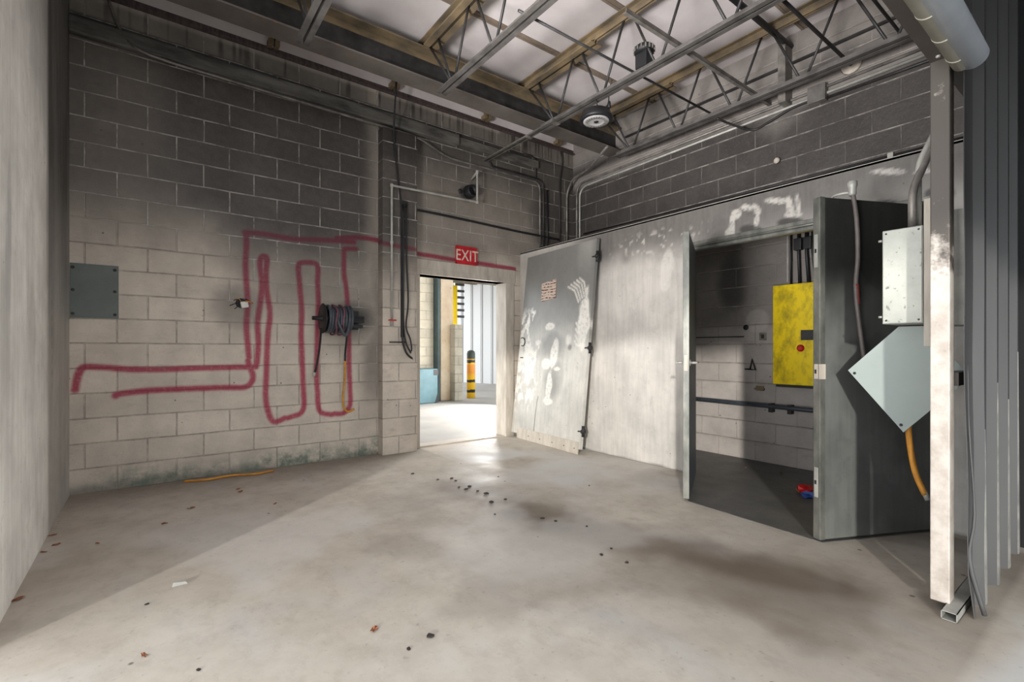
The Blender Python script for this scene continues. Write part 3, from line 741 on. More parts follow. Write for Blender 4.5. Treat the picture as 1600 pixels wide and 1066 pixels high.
m = MB(); m.tube([(2.33, -.30, 4.04), (2.36, -.16, 3.55), (2.42, yc, 3.05), (2.47, yc, 2.6), (2.48, yc, 2.1), (2.48, yc, 1.5), (2.50, yc-.02, 1.25), (2.56, yc-.03, 1.12)], .010, 8, 4); m.build('strand', M['black'], cb)
m = MB(); m.tube([(2.47, yc-.015, 2.78), (2.475, yc-.012, 2.2), (2.47, yc-.015, 1.55), (2.46, yc-.02, 1.3), (2.50, yc-.03, 1.13), (2.57, yc-.04, 1.06)], .012, 8, 4); m.build('strand', M['black'], cb)
m = MB(); m.tube([(2.51, yc-.015, 2.79), (2.515, yc-.01, 2.2), (2.53, yc-.02, 1.7), (2.50, yc-.03, 1.42), (2.55, yc-.03, 1.28), (2.57, yc-.03, 1.16), (2.545, yc-.03, 1.14)], .010, 8, 4); m.build('strand', M['black'], cb)
m = MB(); m.tube([(2.57, yc-.04, 1.06), (2.585, yc-.04, 1.045)], .009, 8); m.build('cable_end', M['galv'], cb)
m = MB(); m.box((2.452, yc-.005, 1.30), (2.49, yc+.015, 2.80), .004); m.build('channel', M['darkpipe'], cb)
m = MB(); m.box((2.32, yc, 1.235), (2.52, yc+.012, 1.25), .002); m.build('hook_bar', M['steel'], cb)
m = MB(); m.box((2.45, yc-.01, 2.76), (2.53, yc+.015, 2.83), .005); m.build('junction_block', M['darkpipe'], cb)
# stub opening in the wall
st = thing('vent_stub', (3.40, -.0, 3.09), 'round black pipe stub poking from the wall behind the bent pipe', 'pipe stub')
m = MB(); m.lathe((3.43, 0, 3.145), (0, -1, 0), [(0, .085), (.02, .085), (.10, .072), (.11, .06), (.05, .05)], 24); m.build('sleeve', M['black'], st)
m = MB(); m.lathe((3.30, 0, 3.13), (0, -1, 0), [(0, .03), (.01, .03), (.012, .012)], 14); m.build('small_hole_rim', M['darkpipe'], st)

# hose reel
hr = thing('hose_reel', (1.70, -.15, 1.33), 'wall reel wound with dark hose between the red painted loops', 'hose reel')
c = Vector((1.60, -.17, 1.475))
m = MB(); m.lathe(c, (1, 0, 0), [(-.006, .02), (-.006, .145), (.0, .152), (.006, .145), (.012, .02)], 36); m.build('flange', M['black'], hr)
m = MB(); m.lathe(c, (1, 0, 0), [(.27, .02), (.27, .12), (.277, .12), (.277, .02)], 36); m.build('flange', M['black'], hr)
m = MB(); m.lathe(c, (1, 0, 0), [(-.10, .008), (-.10, .02), (-.02, .02), (-.01, .03), (.40, .03), (.42, .02)], 16); m.build('axle', M['black'], hr)
m = MB(); pts = []
for k in range(9*16+1):
    a = k*math.tau/16; r = .124+.012*math.sin(k*.37)+.008*math.sin(k*.11)
    pts.append((c.x+.025+.235*k/(9*16), c.y+r*math.sin(a), c.z+r*math.cos(a)))
m.tube(pts, .015, 8); m.build('hose_coil', M['hose'], hr)
for dx, r in ((.10, .143), (.17, .145)):
    m = MB(); m.tube([(c.x+dx+.01*math.sin(k), c.y+r*math.sin(k*math.tau/24), c.z-.012+r*math.cos(k*math.tau/24)*1.06) for k in range(25)], .009, 8); m.build('loose_coil', M['pink'], hr)
m = MB(); m.tube([(c.x+.10, c.y-.11, c.z+.05), (c.x+.12, c.y-.14, c.z-.06), (c.x+.18, c.y-.13, c.z-.17), (c.x+.22, c.y-.12, c.z-.10), (c.x+.23, c.y-.10, c.z+.02)], .014, 8, 5); m.build('sagging_loop', M['hose'], hr)
m = MB(); m.box((c.x+.27, c.y-.02, c.z-.035), (c.x+.42, -.003, c.z+.035), .006); m.box((c.x+.30, -.012, c.z-.10), (c.x+.42, -.001, c.z+.10), .003); m.box((c.x+.30, c.y-.03, c.z-.09), (c.x+.40, c.y+.02, c.z-.055), .004); m.build('bracket', M['black'], hr)
h1 = thing('air_hose', (1.55, -.12, .95), 'short black hose hanging straight from the left of the reel', 'hose')
m = MB(); m.tube([(1.575, -.20, 1.37), (1.585, -.14, 1.25), (1.58, -.09, 1.10), (1.565, -.06, .97), (1.555, -.05, .93)], .011, 8, 4); m.build('tube', M['black'], h1)
m = MB(); m.tube([(1.555, -.05, .93), (1.548, -.048, .90), (1.545, -.047, .885)], [.013, .014, .009], 10); m.tube([(1.53, -.05, .91), (1.56, -.05, .905)], .006, 8); m.build('coupling', M['galv'], h1)
h2 = thing('air_hose', (1.87, -.1, .5), 'orange tailed hose hanging from the right end of the reel', 'hose')
m = MB(); m.tube([(1.84, -.20, 1.40), (1.85, -.13, 1.25), (1.86, -.06, 1.12), (1.862, -.05, 1.04)], .011, 8, 4); m.build('tube', M['black'], h2)
m = MB(); m.tube([(1.862, -.05, 1.05), (1.86, -.045, .85), (1.845, -.045, .66), (1.855, -.045, .54), (1.90, -.045, .50), (1.96, -.045, .525)], .011, 8, 5); m.build('tail', M['orange'], h2)

# blank cover panel, burnt outlet
cp = thing('cover_panel', (-.15, 0, 1.42), 'grey green square cover panel on the left end of the block wall', 'panel')
m = MB(); m.box((XL+.004, -.010, 1.418), (.004, -.001, 1.855), .002); m.build('plate', M['greypanel'], cp)
for x in (-.28, -.02):
    for z in (1.45, 1.82, 1.64):
        m = MB(); m.lathe((x, -.010, z), (0, -1, 0), [(0, .012), (.004, .011), (.006, .004)], 10); m.build('bolt', M['steel'], cp)
ob = thing('burnt_outlet', (.92, 0, 1.55), 'burnt out socket with torn wires beside the red spray line', 'outlet')
m = MB(); m.lathe((.90, 0, 1.60), (0, -1, 0), [(0, .048), (.004, .045), (.006, .03)], 9); m.build('hole', M['black'], ob)
m = MB(); m.obox((.925, -.03, 1.585), ((1, 0, .2), (0, 1, 0), (-.2, 0, 1)), (.032, .022, .03), .01); m.build('socket', M['white'], ob)
for k in range(7):
    a = random.uniform(0, 6.28); m = MB(); p = Vector((.90, -.01, 1.60))
    m.tube([p, p+Vector((math.cos(a)*.05, -.05, math.sin(a)*.04)), p+Vector((math.cos(a)*.10, -.04, math.sin(a)*.05-.02))], .004, 6, 4); m.build('wire', M['black'] if k % 3 else M['orange'], ob)
tag(MB().tube([(.45, -.10, .012), (.62, -.16, .012), (.8, -.13, .012), (1.0, -.2, .012), (1.15, -.16, .012)], .010, 8, 6).build('cord', M['orange']), 'dull orange cord lying on the floor along the block wall', 'cord')

# exit sign with letters
es = thing('exit_sign', (3.38, -.03, 2.225), 'red EXIT sign above the doorway', 'sign')
m = MB(); m.box((3.228, -.035, 2.225), (3.528, -.002, 2.445), .004); m.build('plate', M['signred'], es)
cu = bpy.data.curves.new('letters', 'FONT'); cu.body = 'EXIT'; cu.size = .195; cu.extrude = .003; cu.align_x = 'CENTER'; cu.space_character = 1.05
tmp = bpy.data.objects.new('tmp', cu); COL.objects.link(tmp)
bpy.context.view_layer.update()
me = bpy.data.meshes.new_from_object(tmp.evaluated_get(bpy.context.evaluated_depsgraph_get()))
bpy.data.objects.remove(tmp); bpy.data.curves.remove(cu)
me.name = 'letters'
for v in me.vertices: v.co = (v.co.x*.80, v.co.z*-1, v.co.y)
lt = link('letters', me, M['signwhite'], es, es['_w']); lt.location = (0, -.0085, .042)
m = MB(); m.box((3.228, -.038, 2.435), (3.528, -.030, 2.445)); m.box((3.228, -.038, 2.225), (3.528, -.030, 2.233)); m.box((3.228, -.038, 2.225), (3.236, -.030, 2.445)); m.box((3.52, -.038, 2.225), (3.528, -.030, 2.445)); m.build('rim', M['red'], es)

# ------------------------------------------------------------------ door slab leaning on the closet
ld = thing('steel_door', (4.05, -.7, 0), 'scorched unhung steel door leaning against the closet wall', 'door')
BL, BR, TR, TL = [Vector(p) for p in ((4.085, -.02, .06), (3.985, -1.40, .06), (4.165, -1.49, 2.39), (4.20, -.23, 2.37))]
def d_warp(a, b, P):
    u = (a/1.38)[..., None]; v = (b/2.35)[..., None]
    return (np.array(BL)*(1-u)*(1-v)+np.array(BR)*u*(1-v)+np.array(TR)*u*v+np.array(TL)*(1-u)*v)-np.array(ld['_w'])
def d_soot(a, b, P):
    n = fbm(a*2, b*2+60, 5)-.5
    s = .78*sstep(1.1, 1.8, b+.4*n)+.12
    s = s-.25*sstep(.12, .0, np.abs(a-1.2)-.06)*sstep(1.9, 2.3, b)
    s = np.maximum(s, .75*sstep(.32, .05, np.hypot(a-.78, (b-.62)*.6)+.4*n))
    s = np.maximum(s, .6*sstep(.30, .05, np.hypot((a-.72)*.8, (b-1.2)*.9)+.4*n))
    return s
def d_wipe(a, b, P):
    n = fbm(a*7, b*5, 5)-.5; n2 = fbm(a*18, b*14, 4)-.5
    w = .95*sstep(.05, .0, a-.16-.28*sstep(1.7, .7, b)*sstep(.1, .5, b)+.5*n)*sstep(1.72, 1.5, b+.3*n)*sstep(.2, .5, b+.3*n)*sstep(-.12, .06, n2+.02)
    w = np.maximum(w, .95*sstep(1.1, .8, np.hypot((a-1.28)/.10, (b-1.42)/.34)+1.2*n))
    for c in ((.73, .68, .06, .16), (.62, .93, .08, .07), (.78, 1.05, .07, .17), (.72, .48, .10, .05), (.66, 1.4, .10, .05), (1.02, 1.22, .07, .09), (.86, .88, .09, .03)):
        w = np.maximum(w, .8*sstep(1.1, .75, np.hypot((a-c[0])/c[2], (b-c[1])/c[3])+1.3*n))
    for k in range(5):                                      # finger wipes
        d = seg_dist(a, b, [(.93+.05*k, 1.86+.02*k), (1.06+.04*k, 1.80+.02*k), (1.15+.03*k, 1.66+.02*k)])
        w = np.maximum(w, .85*sstep(.016, .006, d))
    for k in range(4):
        d = seg_dist(a, b, [(1.14, 1.42-.07*k), (1.19, 1.36-.07*k), (1.27, 1.37-.07*k)])
        w = np.maximum(w, .85*sstep(.018, .006, d))
    return w
def d_dark(a, b, P):
    d = .8*sstep(.010, .003, seg_dist(a, b, [(.50, .05), (.51, .45), (.53, .52)]))+.35*sstep(.008, .002, seg_dist(a, b, [(.22, .05), (.22, .7)]))
    return d+.6*sstep(.05, .02, np.hypot(a-1.06, b-1.14))
sk = grid('skin', (0, 0, 0), (1, 0, 0), (0, 0, 1), 1.38, 2.35, .0125, M['slabdoor'], {'soot': d_soot, 'wipe': d_wipe, 'dark': d_dark}, warp=d_warp); sk.parent = ld
sol = sk.modifiers.new('thickness', 'SOLIDIFY'); sol.thickness = .042; sol.offset = -1
m = MB(); p0, p1 = BL+Vector((-.006, -.15, -.06)), BR+Vector((-.006, .02, -.06))
p0 = BL.lerp(BR, .10)+Vector((-.008, 0, -.058)); p1 = BL.lerp(BR, .985)+Vector((-.008, 0, -.058))
m.hexa([tuple(p0), tuple(p1), tuple(p1+Vector((.006, 0, 0))), tuple(p0+Vector((.006, 0, 0)))], [tuple(p0+Vector((.008, 0, .135))), tuple(p1+Vector((.008, 0, .135))), tuple(p1+Vector((.014, 0, .135))), tuple(p0+Vector((.014, 0, .135)))])
kp = m.build('kick_plate', M['cream'], ld)
for u in (.22, .42, .62, .8, .95):
    p = p0.lerp(p1, u)+Vector((-.002, 0, .06)); m = MB(); m.lathe(p, (-1, 0, 0), [(0, .007), (.003, .005)], 8); m.build('screw', M['steel'], kp)
for v in (.915, .48, .085):
    p = BR.lerp(TR, v)+Vector((.02, -.012, 0)); m = MB()
    m.tube([p+Vector((0, 0, -.06)), p+Vector((0, 0, .06))], .017, 10); m.box(p+Vector((-.03, -.012, -.02)), p+Vector((.03, .012, .02)), .004); m.tube([p+Vector((-.03, .05, .0)), p+Vector((-.02, -.03, .004))], .008, 8); m.build('hinge', M['black'], ld)
p = BL.lerp(TL, .52).lerp(BR.lerp(TR, .52), .055)
m = MB(); m.tube([p+Vector((-.01, -.05*math.sin(k*.3), .055*math.cos(k*.3))) for k in range(-2, 13)], .006, 6); m.build('pull_ring', M['steel'], ld)
p = BL.lerp(TL, .43).lerp(BR.lerp(TR, .43), .06); m = MB(); m.box(p+Vector((-.006, -.03, -.006)), p+Vector((.0, .03, .006))); m.build('latch_slot', M['black'], ld)
def on_door(u, v, off=-.008): return BL.lerp(BR, u).lerp(TL.lerp(TR, u), v)+Vector((off, 0, 0))
m = MB(); m.slab([on_door(.30, .735), on_door(.515, .745), on_door(.50, .845), on_door(.285, .832)], (1, .1, 0), .006); m.build('notice', M['paperburnt'], ld)

# ------------------------------------------------------------------ inside the closet
yp = thing('control_cabinet', (5.22, -3.2, .82), 'bright yellow control cabinet door inside the closet', 'control panel')
m = MB(); m.box((5.13, -2.93, .822), (5.245, -3.52, 1.79), .006); m.build('cabinet', M['yellowdirty'], yp)
m = MB(); m.box((5.118, -3.19, 1.25), (5.131, -3.36, 1.345), .003); m.build('screen', M['steel'], yp)
m = MB(); m.lathe((5.131, -3.185, 1.175), (-1, 0, 0), [(0, .034), (.006, .034), (.006, .026), (.02, .026), (.026, .02)], 20); m.build('stop_button', M['red'], yp)
m = MB(); m.box((5.15, -2.95, .795), (5.245, -3.52, .822), .003); m.build('bottom_rail', M['darkpipe'], yp)
for k, (y, r) in enumerate(((-3.06, .010), (-3.13, .014), (-3.20, .016), (-3.25, .011))):
    m = MB(); m.tube([(XB-.03, y-.01*k, 1.79), (XB-.03, y, 2.1), (XB-.03, y, 2.44)], r, 8)
    c_ = tag(m.build('feed_conduit', M['black']), ('leftmost', 'second', 'third', 'rightmost')[k]+' black conduit rising from the yellow panel', 'conduit', 'conduits above the yellow panel')
for y in (-3.13, -3.215):
    m = MB(); m.box((XB-.065, y-.035, 2.12), (XB-.002, y+.035, 2.235), .008); tag(m.build('pipe_fitting', M['black']), ('left' if y > -3.2 else 'right')+' black fitting on the conduits above the yellow panel', 'conduit fitting')
m = MB(); m.box((XB-.014, -3.03, 1.83), (XB-.002, -3.015, 2.44)); tag(m.build('strut', M['galv']), 'thin pale strut left of the black closet conduits', 'strut')
rl = thing('closet_rail', (5.2, -2.6, .56), 'dark blue grey pipe rail along the closet back wall', 'rail')
m = MB(); m.tube([(XB-.05, -1.4, .605), (XB-.05, -4.4, .575)], .022, 12); m.build('pipe', M['leafin'], rl)
for y in (-2.88, -3.06):
    m = MB(); m.box((XB-.07, y-.018, .53), (XB, y+.018, .62), .003); m.build('clamp', M['darkpipe'], rl)
m = MB(); m.box((XB-.02, -1.9, 1.293), (XB-.002, -2.58, 1.303)); tag(m.build('thin_rail', M['darkpipe']), 'thin dark strip on the closet wall at the edge of the shade', 'strip')
so = thing('wall_socket', (XB, -2.78, 1.25), 'small grey socket plate on the closet back wall', 'socket')
m = MB(); m.box((XB-.012, -2.745, 1.255), (XB-.001, -2.815, 1.335), .003); m.build('plate', M['greypipe'], so)
m = MB(); m.box((XB-.016, -2.765, 1.275), (XB-.011, -2.795, 1.315), .002); m.build('switch', M['darkpipe'], so)
m = MB(); m.tube([(XB-.015, -2.60, .955), (XB-.04, -2.66, .955), (XB-.04, -2.72, .95), (XB-.04, -2.685, 1.06), (XB-.04, -2.665, .96)], .008, 8); tag(m.build('wire_hook', M['black']), 'bent black wire hook on the closet back wall', 'hook')
m = MB(); m.box((XB-.03, -2.70, .745), (XB-.002, -2.80, .765), .003); m.box((XB-.012, -2.71, .735), (XB-.002, -2.79, .785)); tag(m.build('rusty_bracket', M['rust']), 'small rusty bracket under the yellow panel', 'bracket')
m = MB(); m.lathe((XB, -2.60, 1.395), (-1, 0, 0), [(0, .03), (.004, .028), (.006, .01)], 10); tag(m.build('wall_anchor', M['black']), 'black burnt spot of a fixing above the thin strip', 'fixing')
wr = thing('wrapper', (4.39, -3.54, 0), 'crumpled red and blue wrapper on the closet floor', 'litter')
def crumple(nm, c, r, mat, par, flat=.5, seed=1):
    rr = random.Random(seed); bm = bmesh.new(); bmesh.ops.create_icosphere(bm, subdivisions=2, radius=1)
    m = MB(); m.bm.free(); m.bm = bm
    for v in bm.verts:
        k = r*rr.uniform(.35, 1.5); v.co = Vector((v.co.x*k, v.co.y*k, v.co.z*k*flat)); v.co += Vector(c)
        v.co.z = max(v.co.z, .005)
    return m.build(nm, mat, par)
crumple('red_foil', (4.39, -3.54, .04), .06, M['red'], wr, .7, 3); crumple('blue_foil', (4.33, -3.57, .025), .045, simple('blue_foil', (44, 70, 132), (60, 90, 160), 20, .4), wr, .6, 5)
crumple('brown_foil', (4.43, -3.47, .025), .045, M['leather'], wr, .6, 8)

# ------------------------------------------------------------------ by the post: box, plate and hoses
bx = thing('electric_box', (3.33, -4.5, 1.29), 'pale steel electric box fixed behind the white post', 'electric box')
m = MB(); m.box((3.20, -4.515, 1.293), (3.50, -4.353, 1.768), .004); m.build('body', M['galv'], bx)
m = MB(); m.box((3.195, -4.512, 1.297), (3.201, -4.357, 1.764), .002); m.build('side_plate', simple('chalky_steel', (186, 187, 178), (164, 166, 158), 5, .45, .1, speck=(120, 120, 114)), bx)
for y, z in ((-4.37, 1.31), (-4.50, 1.31), (-4.37, 1.75), (-4.50, 1.75)):
    m = MB(); m.lathe((3.195, y, z), (-1, 0, 0), [(0, .005), (.003, .003)], 8); m.build('screw', M['steel'], bx)
m = MB(); m.box((3.19, -4.545, 1.18), (3.52, -4.520, 1.89), .002); m.build('back_plate', M['cream'], bx)
m = MB()
for x in (3.24, 3.46): m.box((x-.02, -4.66, 1.28), (x+.02, -4.545, 1.82))
m.build('standoff', M['galv'], bx)
for z in (1.33, 1.72):
    m = MB(); m.tube([(3.21, -4.35, z), (3.21, -4.335, z)], .006, 8); m.build('cover_screw', M['galv'], bx)
pipe('conduit', bend([(3.26, -4.46, 1.77), (3.26, -4.46, 1.96), (3.42, -4.52, 2.25), (3.42, -4.56, 2.44)], .06), .018, 'greypipe', 'bent grey conduit rising from the electric box')
pipe('conduit', bend([(3.32, -4.47, 1.77), (3.32, -4.47, 2.10), (3.52, -4.55, 2.44)], .06), .015, 'galv', 'second thinner conduit close behind the bent one on the electric box')
dp = thing('diamond_plate', (3.38, -4.42, .73), 'pale grey square plate hung on its corner below the electric box', 'plate')
m = MB(); m.slab([(3.38, -4.143, 1.045), (3.38, -4.395, .727), (3.39, -4.655, 1.03), (3.39, -4.473, 1.285), (3.386, -4.373, 1.285)], (1, 0, 0), .004); m.build('sheet', M['platediamond'], dp)
m = MB(); m.slab([(3.388, -4.143, 1.045), (3.388, -4.395, .727), (3.398, -4.405, .735), (3.398, -4.16, 1.045)], (1, 0, 0), .02); m.build('folded_edge', M['platediamond'], dp)
for y, z in ((-4.175, 1.03), (-4.385, .765)):
    m = MB(); m.lathe((3.379, y, z), (-1, 0, 0), [(0, .008), (.004, .005)], 8); m.build('bolt', M['black'], dp)
m = MB(); m.box((3.40, -4.66, 1.0), (3.43, -4.40, 1.05)); m.build('hanger', M['galv'], dp)
oh = thing('orange_hose', (3.42, -4.42, .39), 'orange hose tail dangling from under the diagonal plate', 'hose')
m = MB(); m.tube([(3.41, -4.41, .78), (3.41, -4.41, .72), (3.42, -4.42, .60), (3.42, -4.44, .50), (3.42, -4.475, .41)], .014, 10, 5); m.build('tube', M['orange'], oh)
m = MB(); m.tube([(3.42, -4.47, .425), (3.42, -4.487, .385)], .013, 10); m.build('ferrule', M['galv'], oh)
off = dn2*.045
def lf(x, y): return Vector((x, y, 0))
gh = thing('grey_hose', (3.63, -4.10, 1.1), 'grey brown hose with a red band hung over the dark door leaf', 'hose')
P = [(3.627, -4.085, 2.13), (3.631, -4.105, 1.965), (3.639, -4.11, 1.732), (3.627, -4.103, 1.538), (3.647, -4.112, 1.344), (3.681, -4.13, 1.10)]
m = MB(); m.tube(P, .0125, 10, 6); m.build('tube', simple('grey_brown_hose', (104, 96, 92), (82, 76, 74), 9, .5), gh)
m = MB(); m.tube([(3.629, -4.104, 1.56), (3.633, -4.106, 1.50), (3.638, -4.108, 1.44)], .0145, 10); m.build('red_band', simple('red_tape', (148, 70, 62), (120, 56, 52), 9, .5), gh)
m = MB(); m.lathe((3.627, -4.085, 2.10), (0, 0, 1), [(0, .015), (.01, .022), (.05, .022), (.055, .026), (.085, .026), (.09, .018)], 12); m.build('coupling', M['galv'], gh)
m = MB(); m.tube([(3.627, -4.085, 2.12), (3.62, -4.03, 2.125), (3.60, -3.985, 2.11), (3.60, -3.975, 2.07)], .008, 8, 4); m.build('hook', M['galv'], gh)

# ------------------------------------------------------------------ siding, roll-up drum, dark return wall
def ribbed(x0, x1, y, z0, z1, pitch, first, mat, name, out=-1, lip=None, wave=None):
    m = MB(); prof = [(x0, 0)]
    x = first
    while x < x1:
        prof += [(x-.045, 0), (x-.018, .034), (x+.018, .034), (x+.045, 0)]
        if x+.2 < x1: prof += [(x+.10, 0), (x+.106, .006), (x+.116, .006), (x+.122, 0)]
        x += pitch
    prof.append((x1, 0)); prof = [p for p in prof if x0 <= p[0] <= x1]
    zs = np.linspace(z0, z1, 24)
    rows = []
    for z in zs:
        rows.append([m.bm.verts.new((px, y+out*d+(wave(px, z) if wave else 0), z)) for px, d in prof])
    for a, b in zip(rows[:-1], rows[1:]):
        for i in range(len(prof)-1): m.bm.faces.new((a[i], a[i+1], b[i+1], b[i]))
    o = m.build(name, mat, origin=(0, 0, 0))
    sol = o.modifiers.new('thickness', 'SOLIDIFY'); sol.thickness = .003
    return o
buckle = lambda x, z: -.035*math.exp(-((x-3.06)/.12)**2)*math.exp(-z/.45)+.018*math.exp(-((x-3.12)/.10)**2)*math.sin(z*7)*math.exp(-z/.8)
sd = struct(ribbed(3.045, 4.30, -4.69, .0, 4.3, .302, 3.256, M['siding'], 'wall_siding', -1, wave=buckle))
for x, h in ((3.256, .8), (3.558, 1.0), (3.86, .9), (4.16, 1.15)):
    m = MB(); m.hexa([(x-.018, -4.730, .004), (x+.018, -4.730, .004), (x+.018, -4.7235, .004), (x-.018, -4.7235, .004)], [(x-.014, -4.727, h), (x-.010, -4.727, h), (x-.010, -4.7235, h), (x-.014, -4.7235, h)])
    m.build('scraped_rib_face', M['sidinglip'], sd)
m = MB(); m.tube([(3.05, -4.70, 1.1), (3.052, -4.705, .8), (3.06, -4.72, .45), (3.052, -4.705, .25), (3.075, -4.75, .02)], [.002]*4+[.004]*4+[.006]*4+[.009]*5, 6, 4); m.build('torn_edge', M['siding'], sd)
st = struct(MB().build('trim_10', None, origin=(0, 0, 0))) if False else None
m = MB()
y0, y1, z0, z1, w = -4.686, -4.633, .002, .04, .003
m.box((2.94, y0, z0), (4.2, y1, z0+w)); m.box((2.94, y0, z1-w), (4.2, y1, z1)); m.box((2.94, y0, z0), (4.2, y0+w, z1)); m.box((2.94, y1-w, z0), (4.2, y1, z1))
struct(m.build('trim_10', M['galv'], origin=(0, 0, 0)))
m = MB(); m.box((3.11, -4.66, 1.0), (4.3, -4.60, 1.06)); m.box((3.11, -4.66, 2.46), (XB, -4.60, 2.60)); struct(m.build('trim_11', M['header'], origin=(0, 0, 0)))
m = MB(); m.box((4.30, -4.69, -.05), (4.36, -9, 4.3)); struct(m.build('wall_return', M['darkwall'], origin=(0, 0, 0)))
pipe('downpipe', [(4.20, -4.76, 4.2), (4.20, -4.76, 2.40)], .012, 'greypipe', 'thin pale pipe high on the dark siding at the right edge', 'pipe')
rd = thing('rollup_door', (1.6, -4.80, 2.30), 'rolled up door drum in a pale hood above the opening', 'roll-up door')
m = MB(); m.lathe((-.25, -4.720, 2.422), (1, 0, 0), [(0, .045), (0, .052), (3.28, .052), (3.29, .044), (3.29, .02)], 32); m.build('hood', M['hood'], rd)
m = MB(); m.lathe((-.25, -4.690, 2.410), (1, 0, 0), [(0, .038), (3.27, .038), (3.28, .02)], 20)
for x in np.arange(.05, 3.0, .22): m.lathe((float(x), -4.690, 2.410), (1, 0, 0), [(0, .037), (0, .0395), (.012, .0395), (.012, .037)], 20)
m.build('curtain', M['curtain'], rd)
m = MB(); m.tube([(-.25, -4.668, 2.50), (2.0, -4.67, 2.49), (2.7, -4.675, 2.47), (3.0, -4.67, 2.49)], .014, 8, 4); m.build('cable', M['black'], rd)

# ------------------------------------------------------------------ debris on the floor
def leaf_mesh(seed):
    rr = random.Random(seed); bm = bmesh.new(); n = 10
    top = []
    for k in range(n):
        a = k*math.tau/n; r = .5*(1 if k % 2 else rr.uniform(.55, .8)); top.append(bm.verts.new((r*1.3*math.cos(a), r*.7*math.sin(a), .10+rr.uniform(-.08, .16))))
    c = bm.verts.new((0, 0, .03))
    for k in range(n): bm.faces.new((c, top[k], top[(k+1) % n]))
    me = bpy.data.meshes.new('dry_leaf'); bm.to_mesh(me); bm.free(); me.materials.append(M['leather']); return me
LM = [leaf_mesh(k) for k in range(4)]
spots = [(-.275, -1.051), (-.234, -1.262), (-.275, -1.36), (-.28, -2.01), (.797, -.617), (.449, -.958), (.285, -1.221), (-.041, -1.384), (.963, -1.218), (.191, -2.877), (.801, -.72), (.952, -3.242),
         (4.838, -2.808), (4.934, -3.092), (4.85, -3.42), (3.75, -4.5)]
for k, (x, y) in enumerate(spots):
    o = bpy.data.objects.new('dry_leaf', LM[k % 4]); COL.objects.link(o); s = random.uniform(.030, .052)
    o.scale = (s, s, s); o.location = (x, y, .0045 if x > 4 else .0005); o.rotation_euler = (0, 0, random.uniform(0, 6))
    if x > 4: tag(o, 'brown dry leaf on the dark closet floor', 'leaf', 'leaves on the closet floor')
    elif x < 0: tag(o, 'brown dry leaf at the foot of the left wall', 'leaf', 'leaves along the left wall')
    elif x > 3: tag(o, 'brown dry leaf on the floor behind the white post', 'leaf')
    else: tag(o, 'small brown dry leaf scattered on the open concrete floor', 'leaf', 'leaves on the open floor')
def chip_mesh(seed):
    rr = random.Random(seed); bm = bmesh.new(); bmesh.ops.create_icosphere(bm, subdivisions=1, radius=.5)
    for v in bm.verts: v.co = Vector((v.co.x*rr.uniform(.7, 1.5), v.co.y*rr.uniform(.6, 1.1), v.co.z*.4*rr.uniform(.6, 1.2)+.15))
    for v in bm.verts: v.co.z = max(v.co.z, 0)
    me = bpy.data.meshes.new('burnt_chip'); bm.to_mesh(me); bm.free(); me.materials.append(M['chip']); return me
CM = [chip_mesh(k+20) for k in range(4)]
chips = [(2.17, -1.037, .04), (2.261, -1.354, .03), (2.383, -1.392, .035), (2.368, -1.486, .03), (2.372, -1.712, .045), (2.289, -1.673, .03), (2.307, -1.756, .035), (2.354, -1.859, .03), (2.374, -1.961, .05),
         (2.279, -2.172, .055), (2.41, -2.174, .03), (2.364, -2.667, .035), (2.401, -2.756, .03), (1.114, -3.425, .04), (1.01, -3.445, .02), (2.248, -3.311, .03), (2.286, -3.462, .025), (2.358, -3.285, .022),
         (2.50, -2.95, .02), (2.15, -2.4, .02), (.199, -2.424, .022), (.35, -3.1, .02), (2.75, -1.6, .02), (3.2, -2.3, .02)]
for k, (x, y, s) in enumerate(chips):
    o = bpy.data.objects.new('burnt_chip', CM[k % 4]); COL.objects.link(o); s *= 1.0
    o.scale = (s, s, s*.8); o.location = (x, y, .0005); o.rotation_euler = (0, 0, random.uniform(0, 6))
    tag(o, 'small dark burnt chip on the concrete floor', 'debris', 'burnt chips on the floor')
m = MB(); m.hexa([(.295, -2.30, .001), (.36, -2.30, .001), (.35, -2.275, .001), (.30, -2.27, .001)], [(.30, -2.297, .02), (.352, -2.296, .012), (.345, -2.28, .018), (.305, -2.275, .01)])
tag(m.build('plaster_chip', M['galv']), 'pale plaster crumb on the floor in the left foreground', 'debris')

# ------------------------------------------------------------------ the yard beyond the doorway
m = MB(); m.box((-2, .2, -.15), (16, 14, -.004)); struct(m.build('floor_yard', M['yard'], origin=(0, 0, 0)))
m = MB(); m.box((2.0, 4.62, 0), (5.36, 4.9, 4.2)); o = struct(m.build('wall_yard', M['yardblock'], origin=(0, 0, 0)))
m = MB(); m.box((5.38, 4.44, 0), (5.44, 4.66, 4.1), .004); tag(m.build('door_track', M['green']), 'dark green upright door track in the yard by the cream pillar', 'door track')
m = MB(); m.box((5.46, 4.46, 0), (5.78, 4.86, 4.2), .01); tag(m.build('yard_pillar', simple('rusty_cream', (214, 198, 172), (194, 170, 142), 2.5, .6, speck=(186, 132, 96))), 'tall cream pillar seen through the doorway', 'pillar')
m = MB(); m.box((5.70, 4.24, 0), (5.90, 4.455, 1.72), .006); tag(m.build('block_stub', M['yardblock'], origin=(0, 0, 0)), 'low block stub at the foot of the cream pillar', 'block pier')
bn = thing('blue_bin', (5.05, 4.3, 0), 'pale blue steel bin by the yard wall', 'bin')
m = MB(); m.box((4.55, 4.15, .0), (5.22, 4.6, .74), .02); m.build('body', M['blue'], bn)
m = MB(); m.hexa([(5.15, 4.145, .0), (5.225, 4.145, .0), (5.225, 4.16, 0), (5.15, 4.16, 0)], [(5.215, 4.145, .2), (5.225, 4.145, .2), (5.225, 4.16, .2), (5.215, 4.16, .2)])
